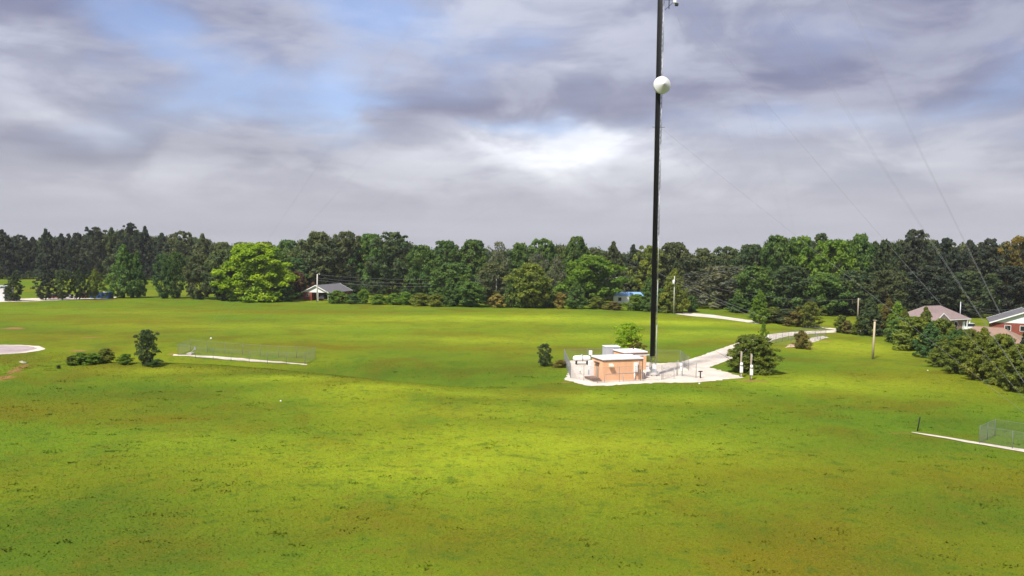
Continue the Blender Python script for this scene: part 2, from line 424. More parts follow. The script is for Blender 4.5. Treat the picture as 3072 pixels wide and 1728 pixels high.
PAINTED_SHADE = [(700, 1098, 9, 3.0, 0.6), (980, 1112, 9, 3.0, 0.75), (1180, 1126, 8, 3.0, 0.8), (1420, 1142, 8, 3.0, 0.6), (250, 1180, 26, 5, 0.55), (800, 1120, 20, 3, 0.5), (1250, 1120, 16, 4, 0.7), (1500, 1090, 12, 6, 0.4), (100, 1600, 7, 9, 0.8), (350, 1690, 9, 4, 0.6), (2620, 1330, 14, 5, 0.45), (2950, 1560, 7, 5, 0.7), (2800, 1690, 7, 4, 0.6),  # shaded stretches under cloud and behind the crest, put into the grass colour
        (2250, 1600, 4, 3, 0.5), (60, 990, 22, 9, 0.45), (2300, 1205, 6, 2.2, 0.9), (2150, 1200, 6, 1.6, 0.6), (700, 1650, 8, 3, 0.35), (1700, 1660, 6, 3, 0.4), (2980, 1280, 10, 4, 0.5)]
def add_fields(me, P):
    for nm, sp in (('soil', SOIL), ('dry', DRY), ('painted_sun', PAINTED_SUN), ('painted_shade', PAINTED_SHADE)):
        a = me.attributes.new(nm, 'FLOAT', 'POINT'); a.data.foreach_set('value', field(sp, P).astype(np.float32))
gm = np_mesh('ground', gverts, quads, GROUND, None, True)
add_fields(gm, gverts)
ground = tag(link('ground', gm), kind='structure')

# ------------------------------------------------------------------ gravel, paving
rng = np.random.default_rng(7)
def inside(poly, X, Y):
    r = np.zeros(len(X), bool); j = len(poly) - 1
    for i in range(len(poly)):
        xi, yi = poly[i]; xj, yj = poly[j]
        c = ((yi > Y) != (yj > Y)) & (X < (xj - xi) * (Y - yi) / (yj - yi + 1e-12) + xi)
        r ^= c; j = i
    return r
def sheet(name, outline, m, lift=0.03, rough=0.18, step=0.5):
    """an irregular sheet of stone laid on the terrain, outline in world x, y"""
    pts = []
    n = len(outline)
    for i in range(n):
        a, b = np.array(outline[i]), np.array(outline[(i + 1) % n]); L = np.linalg.norm(b - a); k = max(1, int(L / step))
        for q in range(k):
            p = a + (b - a) * q / k
            pts.append(p + rng.normal(0, rough, 2))
    bm = bmesh.new()
    vs = [bm.verts.new((p[0], p[1], 0)) for p in pts]
    es = [bm.edges.new((vs[i], vs[(i + 1) % len(vs)])) for i in range(len(vs))]
    bmesh.ops.triangle_fill(bm, use_beauty=True, edges=es)
    for _ in range(2):
        lg = [e for e in bm.edges if e.calc_length() > 2.5]
        if lg: bmesh.ops.subdivide_edges(bm, edges=lg, cuts=1, use_grid_fill=False)
    bmesh.ops.triangulate(bm, faces=bm.faces)
    for v in bm.verts: v.co.z = float(H(v.co.x, v.co.y)) + lift
    bmesh.ops.recalc_face_normals(bm, faces=bm.faces)
    if sum(f.normal.z for f in bm.faces) < 0: bmesh.ops.reverse_faces(bm, faces=bm.faces)
    me = bpy.data.meshes.new(name); bm.to_mesh(me); bm.free(); me.materials.append(m)
    return tag(link(name, me), kind='structure')
def pxs(*p): return [tuple(px(*q)[:2]) for q in p]
def ribbon(name, line, width, m, lift=0.045):
    P = np.array(line); out = [P[0]]
    for i in range(len(P) - 1):                                    # Catmull-Rom
        p0, p1, p2, p3 = P[max(i - 1, 0)], P[i], P[i + 1], P[min(i + 2, len(P) - 1)]
        for t_ in np.linspace(0, 1, max(3, int(np.linalg.norm(p2 - p1) / 0.9)))[1:]:
            out.append(0.5 * (2 * p1 + (p2 - p0) * t_ + (2 * p0 - 5 * p1 + 4 * p2 - p3) * t_ ** 2 + (3 * p1 - p0 - 3 * p2 + p3) * t_ ** 3))
    out = np.array(out); d = np.gradient(out, axis=0); d /= np.linalg.norm(d, axis=1)[:, None]
    nrm = np.stack([-d[:, 1], d[:, 0]], 1)
    wd = np.interp(np.linspace(0, 1, len(out)), np.linspace(0, 1, len(width)), width)
    V, Q = [], []
    for i in range(len(out)):
        for k, s in enumerate((-0.5, -0.2, 0.2, 0.5)):
            j = rng.normal(0, 0.09) if k in (0, 3) else 0
            p = out[i] + nrm[i] * (s * wd[i] + j); V.append((p[0], p[1], float(H(p[0], p[1])) + lift))
    for i in range(len(out) - 1):
        for k in range(3): Q.append((i * 4 + k, (i + 1) * 4 + k, (i + 1) * 4 + k + 1, i * 4 + k + 1))
    mb = MB(); mb.poly(V, Q)
    o = mb.build(name, m)
    if o.data.polygons[0].normal.z < 0: o.data.flip_normals()
    return tag(o, kind='structure')
sheet('gravel_pad', pxs((1684, 1084), (1714, 1100), (1706, 1118), (1692, 1138), (1730, 1150), (1770, 1159), (1850, 1156), (1930, 1150), (2100, 1147), (2232, 1133), (2175, 1116), (2118, 1099), (2145, 1083), (2100, 1083), (2040, 1087), (1980, 1090), (1850, 1082), (1760, 1080)), GRAVEL, 0.03)
ribbon('gravel_driveway', pxs((2070, 1098), (2130, 1079), (2185, 1056), (2240, 1035), (2300, 1014), (2370, 1002), (2440, 997), (2520, 994), (2580, 992)), (5.6, 4.8, 4.4, 4.2, 4.0, 3.6), GRAVEL)
ribbon('gravel_driveway', pxs((2290, 971), (2230, 962), (2170, 954), (2110, 947), (2060, 942), (2035, 940)), (4.2, 4.4, 4.8, 6.0, 9.0, 6.0), GRAVEL)
ribbon('gravel_driveway', pxs((2520, 990), (2480, 985), (2440, 982)), (2.6, 3.0, 2.4), GRAVEL)
cc = px(-30, 1049); rr = px(133, 1049).x - cc.x
sheet('paved_turning_circle', [(cc.x + rr * math.cos(a), cc.y + rr * 0.78 * math.sin(a)) for a in np.linspace(0, 2 * math.pi, 40, endpoint=False)], GRAVEL, 0.03, 0.12)
sheet('paved_turning_circle', [(cc.x - 0.4 + (rr - 0.9) * math.cos(a), cc.y + (rr * 0.78 - 0.7) * math.sin(a)) for a in np.linspace(0, 2 * math.pi, 40, endpoint=False)], ASPHALT, 0.05, 0.12)
ribbon('gravel_strip', pxs((520, 1065), (600, 1070), (700, 1077), (800, 1085), (922, 1094)), (0.5, 0.9, 0.85, 0.6, 0.3), GRAVEL)
ribbon('gravel_strip', pxs((2736, 1297), (2850, 1316), (2960, 1335), (3072, 1353), (3240, 1380)), (0.35, 0.7, 0.9, 1.6, 2.2), GRAVEL)
sheet('gravel_patch', pxs((2436, 1028), (2484, 1013), (2470, 1008), (2440, 1012), (2422, 1020)), GRAVEL, 0.03, 0.15)
sheet('gravel_patch', pxs((2352, 1044), (2395, 1040), (2385, 1028), (2368, 1034)), mat('tan_gravel', (0.50, 0.36, 0.26), 0.95, 0, 0.15, 0.6, 0.4), 0.03, 0.15)
sheet('gravel_lot', pxs((-60, 907), (60, 905), (180, 901), (345, 896), (345, 891), (180, 893), (60, 896), (-60, 897)), GRAVEL, 0.03, 0.3, 1.5)

# ------------------------------------------------------------------ foliage prototypes (unit height, unit width)
def unit(v): return v / (np.linalg.norm(v, axis=-1, keepdims=True) + 1e-9)
def leaf_quads(P, N, size, g, aspect=0.62):
    n = len(P); ref = unit(g.normal(size=(n, 3)))
    T = unit(np.cross(N, ref)); B = np.cross(N, T)
    s = size * g.uniform(0.6, 1.35, (n, 1)); 
    fold = N * s * 0.18
    V = np.stack([P - T * s, P - B * s * aspect + fold, P + T * s, P + B * s * aspect + fold], 1).reshape(-1, 3)
    Q = np.arange(4 * n).reshape(n, 4)
    return V, Q
def clumps_to_leaves(C, Rd, n_each, size, g, up=0.35, flatz=1.0, jit=0.75):
    k = len(C); n = k * n_each
    D = unit(g.normal(size=(n, 3))); D[:, 2] = np.where(D[:, 2] < -0.35, -D[:, 2] * 0.6, D[:, 2]); D = unit(D)
    ci = np.repeat(np.arange(k), n_each)
    lump = 0.72 + 0.28 * np.sin(D[:, 0] * 7 + ci) * np.sin(D[:, 1] * 6 + ci * 2.1 + D[:, 2] * 5)
    r = Rd[ci] * (0.45 + 0.55 * np.sqrt(g.uniform(0, 1, n))) * lump
    P = C[ci] + D * r[:, None] * np.array([1, 1, flatz])
    N = unit(D + np.array([0, 0, up]) + g.normal(size=(n, 3)) * jit)
    ct = g.uniform(0.15, 0.75, k)
    tint = np.clip(ct[ci] + g.normal(0, 0.16, n), 0, 1)
    V, Q = leaf_quads(P, N, size, g)
    return V, Q, np.repeat(tint, 4)
def limb_mesh(name, pts_list, n=5):
    mb = MB()
    for pts, rads in pts_list: mb.tube(pts, rads, n, True)
    return mb.mesh(name, BARK, True)
PROFILES = {
    'broad': lambda t: (0.55 + 0.45 * sst(t / 0.3)) * math.sqrt(max(0, 1 - max(0, (t - 0.42) / 0.60) ** 2)),
    'pine': lambda t: math.sqrt(max(0.0, 1 - max(0, (t - 0.30) / 0.72) ** 2)) * (0.5 + 0.5 * sst(t / 0.35)),
    'cone': lambda t: (0.62 + 0.38 * sst(t / 0.22)) * max(0.03, (1 - t) ** 0.72),
    'shrub': lambda t: (0.85 + 0.15 * sst(t / 0.25)) * math.sqrt(max(0, 1 - max(0, (t - 0.15) / 0.88) ** 2)),
    'spire': lambda t: (0.75 + 0.25 * sst(t / 0.2)) * max(0.10, 1 - t ** 2.6) ,
    'upright': lambda t: (0.7 + 0.3 * sst(t / 0.25)) * math.sqrt(max(0, 1 - max(0, (t - 0.55) / 0.48) ** 2)),
}
def sst(t):
    t = min(1, max(0, t)); return t * t * (3 - 2 * t)
def make_proto(kind, seed, prof, z0, n_cl, n_each, size, rc, flatz=1.0, trunk_r=0.018, irr=0.22, inner=0.5, stems=1):
    g = np.random.default_rng(seed); f = PROFILES[prof]
    ph = g.uniform(0, 6.28, 6); C, Rd = [], []
    for i in range(n_cl):
        t = (i + g.uniform(0, 1)) / n_cl
        a = i * 2.39996 + g.uniform(-0.4, 0.4)
        env = f(t) * (1 + irr * (0.6 * math.sin(2 * a + ph[0] + 3 * t) + 0.5 * math.sin(3 * a + ph[1] - 6 * t) + 0.4 * math.sin(7 * t * 2 + ph[2])))
        rad = 0.5 * env * (g.uniform(inner, 1.0))
        r_ = rc * g.uniform(0.65, 1.3) * (0.45 + 0.55 * f(t))
        C.append((math.cos(a) * max(0, rad - r_ * 0.6), math.sin(a) * max(0, rad - r_ * 0.6), min(z0 + t * (1 - z0), 1 - 0.55 * r_ * flatz))); Rd.append(r_)
    C, Rd = np.array(C), np.array(Rd)
    V, Q, T = clumps_to_leaves(C, Rd, n_each, size, g, 0.4, flatz, 0.8)
    V[:, 2] = np.maximum(V[:, 2], 0.004)
    crown = np_mesh(kind + '_crown', V, Q, LEAF, T)
    L = []
    for s in range(stems):
        o = np.array([0, 0]) if stems == 1 else g.normal(0, 0.06, 2)
        e = np.array([0, 0]) if stems == 1 else g.normal(0, 0.16, 2)
        top = 0.9 if stems == 1 else g.uniform(0.5, 0.8)
        pts = [(o[0] + (e[0] - o[0]) * q + g.normal(0, 0.008), o[1] + (e[1] - o[1]) * q + g.normal(0, 0.008), top * q - 0.02) for q in np.linspace(0, 1, 6)]
        L.append((pts, [trunk_r * (1.25 if q == 0 else 1) * (1 - 0.8 * q / 5) for q in range(6)]))
    for j in g.choice(len(C), min(len(C), 16), replace=False):
        c = C[j]; s = np.array([0, 0, max(z0 * 0.6, c[2] - 0.18)])
        mid = (s + c) / 2 + np.array([0, 0, -0.02])
        L.append(([tuple(s), tuple(mid), tuple(c)], [trunk_r * 0.5, trunk_r * 0.3, trunk_r * 0.1]))
    return limb_mesh(kind + '_trunk', L), crown
PROTO = {
    'broad': [make_proto('broad', 10 + i, 'broad', 0.03, 130, 92, 0.0225, (0.10, 0.12, 0.085, 0.11, 0.13, 0.095)[i], 0.85, 0.018, (0.22, 0.30, 0.36, 0.26, 0.2, 0.4)[i]) for i in range(6)],
    'pine': [make_proto('pine', 30 + i, 'pine', 0.22, 110, 84, 0.019, 0.095, 0.45, 0.016, 0.36, 0.35) for i in range(4)],
    'darkpine': [make_proto('darkpine', 50 + i, ('spire', 'pine', 'spire', 'spire')[i], 0.05, 130, 76, 0.021, 0.09, 0.8, 0.016, 0.32, 0.4) for i in range(4)],
    'cone': [make_proto('cone', 70 + i, 'cone', 0.02, 120, 80, 0.022, 0.11, 0.85, 0.02, 0.2, 0.6) for i in range(3)],
    'shrub': [make_proto('shrub', 90 + i, 'shrub', 0.0, 64, 100, 0.034, 0.16, 0.9, 0.012, 0.28, 0.4, 4) for i in range(4)],
    'upright': [make_proto('upright', 110 + i, 'upright', 0.02, 80, 90, 0.024, 0.14, 0.6, 0.02, 0.25, 0.5, 3) for i in range(2)],
    'bush': [make_proto('bush', 120 + i, 'shrub', 0.0, 160, 170, 0.018, 0.115, 0.9, 0.012, 0.14, 0.55, 6) for i in range(2)],
    'sparse': [make_proto('sparse', 130 + i, 'broad', 0.15, 55, 38, 0.020, 0.15, 0.8, 0.016, 0.25, 0.4) for i in range(2)],
    'weeping': [make_proto('weeping', 140, 'shrub', 0.04, 120, 84, 0.018, 0.10, 1.4, 0.02, 0.2, 0.5)],
}
def srgb(r, g, b):
    return tuple(((c / 255) / 12.92 if c <= 10 else ((c / 255 + 0.055) / 1.055) ** 2.4) for c in (r, g, b))
HUE = {'dark': (0.038, 0.050, 0.034), 'darkolive': (0.074, 0.094, 0.040), 'pine': (0.054, 0.080, 0.034), 'green': (0.070, 0.126, 0.030), 'fresh': (0.098, 0.168, 0.020),
       'bright': (0.195, 0.29, 0.014), 'olive': (0.115, 0.145, 0.024), 'blue': (0.056, 0.108, 0.034), 'grey': (0.092, 0.104, 0.076), 'rust': (0.125, 0.108, 0.030), 'plum': (0.085, 0.050, 0.034),
       'yellow': (0.30, 0.22, 0.010), 'tan': (0.20, 0.17, 0.045)}
trng = random.Random(5)
PIDX = {}
def tree(name, cat, kind, x, base, top, wpx, hue, label, group=None, D=None, lean=0.0):
    p = px(x, base) if D is None else colD(x, D)
    d = p.y; h = ztop(x, top, d) - p.z; wd = wpx / FPX * d
    i = PIDX.get(kind, 0); PIDX[kind] = i + 1
    tr, cr = PROTO[kind][i % len(PROTO[kind])]
    e = empty(name, p, trng.uniform(0, 6.28)); e.scale = (wd, wd, h)
    e.rotation_euler[1] = lean
    tag(e, label, cat, group)
    small = cat != 'tree'
    link('stems' if small else 'trunk', tr, e)
    c = link('foliage' if small else 'crown', cr, e)
    k = trng.uniform(0.86, 1.18) * 1.38; u = HUE[hue]
    c.color = (u[0] * k * trng.uniform(0.94, 1.08), u[1] * k, u[2] * k, 1)
    return e
DMX, DMF = (0, 640, 800, 900, 1200, 1350, 2200, 2400, 3072), (1.17, 1.15, 1.08, 1.07, 1.05, 0.99, 1.0, 1.03, 1.1)
G1 = 'tall trees along the edge of the woods'
T, S = 'tree', 'shrub'
# the left woods, dark
for a in (
    ('pine_tree', 'darkpine', 8, 690, 80, 'dark', 'tall dark tree cut by the left edge of the photo', 318),
    ('pine_tree', 'darkpine', 60, 706, 66, 'dark', 'dark tree in the left woods directly above the leftmost small pine', 322),
    ('pine_tree', 'darkpine', 100, 712, 62, 'dark', 'lower dark tree in the left woods between the first two skyline peaks', 326),
    ('pine_tree', 'darkpine', 140, 688, 62, 'dark', 'peaked dark tree above the left gap of pale meadow', 320),
    ('pine_tree', 'darkpine', 186, 702, 66, 'dark', 'dark tree in the left woods behind the row of small pines', 322),
    ('pine_tree', 'darkpine', 232, 700, 70, 'dark', 'dark rounded tree left of the highest clump in the left woods', 320),
    ('pine_tree', 'pine', 285, 682, 74, 'dark', 'broad dark tree forming the left shoulder of the highest left clump', 318),
    ('pine_tree', 'darkpine', 336, 684, 70, 'darkolive', 'dark tree above the double-spired field tree', 320),
    ('pine_tree', 'pine', 390, 670, 66, 'dark', 'tallest dark tree of the left woods, its top highest on the left skyline', 320),
    ('pine_tree', 'darkpine', 436, 680, 62, 'dark', 'narrow dark tree just right of the tallest one in the left woods', 322),
    ('pine_tree', 'darkpine', 486, 700, 76, 'dark', 'dark tree over the gap between the two field-edge cedars', 322),
    ('pine_tree', 'darkpine', 545, 695, 82, 'darkolive', 'dark rounded tree above the twin-topped green cedar', 316),
    ('pine_tree', 'darkpine', 608, 702, 76, 'darkolive', 'last high dark tree where the left skyline steps down', 312),
    ('oak_tree', 'broad', 668, 728, 78, 'darkolive', 'low dark treetop above the olive field-edge tree', 318),
    ('oak_tree', 'broad', 726, 729, 78, 'darkolive', 'low treetop just left above the bright yellow-green maple', 318),
    ('oak_tree', 'broad', 800, 727, 84, 'olive', 'low olive treetop peeking over the right of the bright maple', 316),
    ('oak_tree', 'broad', 862, 722, 88, 'green', 'green tree between the bright maple and the big dome trees', 286),
    ('oak_tree', 'broad', 955, 699, 140, 'darkolive', 'huge domed dark tree rising above the lamp pole and house', 268),
    ('oak_tree', 'broad', 1040, 697, 118, 'darkolive', 'domed dark tree above the grey house roof', 272),
    ('oak_tree', 'broad', 1112, 704, 100, 'green', 'green tree between the two domed dark trees', 274),
    ('pine_tree', 'pine', 1178, 698, 140, 'pine', 'large dark pine with layered limbs, right of the house', 262),
    ('oak_tree', 'broad', 1262, 738, 90, 'green', 'lower green tree in the dip right of the layered pine', 262),
    ('oak_tree', 'broad', 1340, 724, 110, 'green', 'green tree with bushy top left of the bare pole', 262),
    ('oak_tree', 'broad', 1418, 722, 104, 'green', 'green tree right behind the bare wooden pole', 264),
    ('bare_tree', 'sparse', 1496, 726, 86, 'grey', 'thin pale see-through tree in the middle of the skyline', 262),
    ('oak_tree', 'broad', 1556, 732, 92, 'green', 'green tree just right of the thin pale tree', 264),
    ('oak_tree', 'broad', 1630, 718, 100, 'green', 'tall green tree above the large round field-edge tree', 270),
    ('oak_tree', 'broad', 1728, 712, 92, 'green', 'tall narrow-topped tree, the highest between pale tree and tower', 270),
    ('grey_tree', 'sparse', 1612, 762, 90, 'grey', 'greyish thin-leaved tree behind the large round field-edge tree', 252),
    ('grey_tree', 'sparse', 1668, 776, 70, 'grey', 'second greyish thin tree, low left of the lush round tree', 250),
    ('oak_tree', 'broad', 1770, 768, 165, 'fresh', 'lush light green round tree left of the tower', 250),
    ('pine_tree', 'darkpine', 1838, 726, 88, 'darkolive', 'dark tree on the skyline right above the lush round tree', 272),
    ('pine_tree', 'darkpine', 1898, 735, 84, 'dark', 'dark narrow tree left of the tower on the skyline', 270),
    ('oak_tree', 'broad', 1952, 738, 100, 'olive', 'olive tree directly behind the tower', 258),
    ('oak_tree', 'broad', 2022, 730, 118, 'darkolive', 'dark domed tree just right of the tower', 258),
    ('oak_tree', 'broad', 2108, 748, 96, 'darkolive', 'lower dark tree in the dip right of the tower', 262),
    ('oak_tree', 'broad', 2180, 742, 104, 'darkolive', 'dark tree behind the grey weeping tree', 256),
    ('oak_tree', 'broad', 2250, 736, 110, 'pine', 'dark tree left of the tall right-hand woods', 246),
    ('weeping_tree', 'weeping', 2165, 800, 235, 'grey', 'wide grey-green drooping tree over a dark hollow', 238),
    ('oak_tree', 'broad', 2325, 710, 110, 'green', 'green crown at the left end of the tall right-hand woods', 232),
    ('oak_tree', 'broad', 2405, 712, 112, 'fresh', 'light green tree where the leftmost guy wire crosses the skyline', 230),
    ('pine_tree', 'pine', 2460, 702, 100, 'pine', 'dark-topped tree behind the light green right-hand trees', 236),
    ('oak_tree', 'broad', 2505, 722, 128, 'fresh', 'broad light green tree above the far utility pole', 224),
    ('oak_tree', 'broad', 2578, 706, 104, 'green', 'green tree left of the tall dark pine on the right', 226),
    ('pine_tree', 'darkpine', 2650, 722, 96, 'pine', 'dark pine between the second guy wire and the tall pine', 220),
    ('pine_tree', 'pine', 2742, 690, 120, 'dark', 'tallest dark pine on the right, above the mauve roofed house', 218),
    ('pine_tree', 'pine', 2830, 716, 110, 'dark', 'dark pine crossed by the third pair of guy wires', 216),
    ('pine_tree', 'darkpine', 2905, 722, 108, 'dark', 'dark pine left of the fourth pair of guy wires', 214),
    ('pine_tree', 'pine', 2965, 718, 110, 'dark', 'dark pine above the white gabled house', 212),
    ('oak_tree', 'broad', 3055, 712, 110, 'rust', 'brownish tree at the right edge of the photo', 206),
    # the lower front of the woods
    ('edge_tree', 'broad', 2370, 800, 150, 'pine', 'lower dark green tree in the right woods left of the first guy wire', 216),
    ('edge_tree', 'broad', 2470, 820, 130, 'green', 'leafy lower tree in the right woods above the far hedge', 210),
    ('edge_tree', 'broad', 2560, 812, 130, 'pine', 'lower dark tree behind the far utility pole', 208),
    ('edge_tree', 'broad', 2660, 812, 120, 'darkolive', 'lower dark tree behind the orange-tipped hedge trees', 204),
    ('edge_tree', 'broad', 2790, 800, 150, 'dark', 'lower dark tree right behind the mauve roof', 204),
    ('edge_tree', 'broad', 2910, 815, 130, 'pine', 'lower tree between the mauve roof and the white gable', 200),
    ('edge_tree', 'broad', 3030, 800, 140, 'dark', 'lower dark tree behind the white gable', 204),
    ('edge_tree', 'broad', 2260, 800, 130, 'green', 'lower green tree right of the grey weeping tree', 222),
    ('edge_tree', 'broad', 885, 775, 120, 'blue', 'bluish green lower tree right of the bright maple', 262),
    ('edge_tree', 'broad', 1360, 790, 130, 'green', 'lower green tree left of the bare pole', 250),
    ('edge_tree', 'broad', 1480, 790, 110, 'darkolive', 'lower dull tree just behind the bare pole', 250),
    ('edge_tree', 'broad', 1900, 800, 100, 'darkolive', 'lower dark tree behind the blue roofed mobile home', 264),
):
    nm, kd, x, top, wp, hue, lab, D = a
    tree(nm, T, kd, x, None, top, wp * (1.38 if x < 650 else 1.25), hue, lab, G1, D * float(np.interp(x, DMX, DMF)))

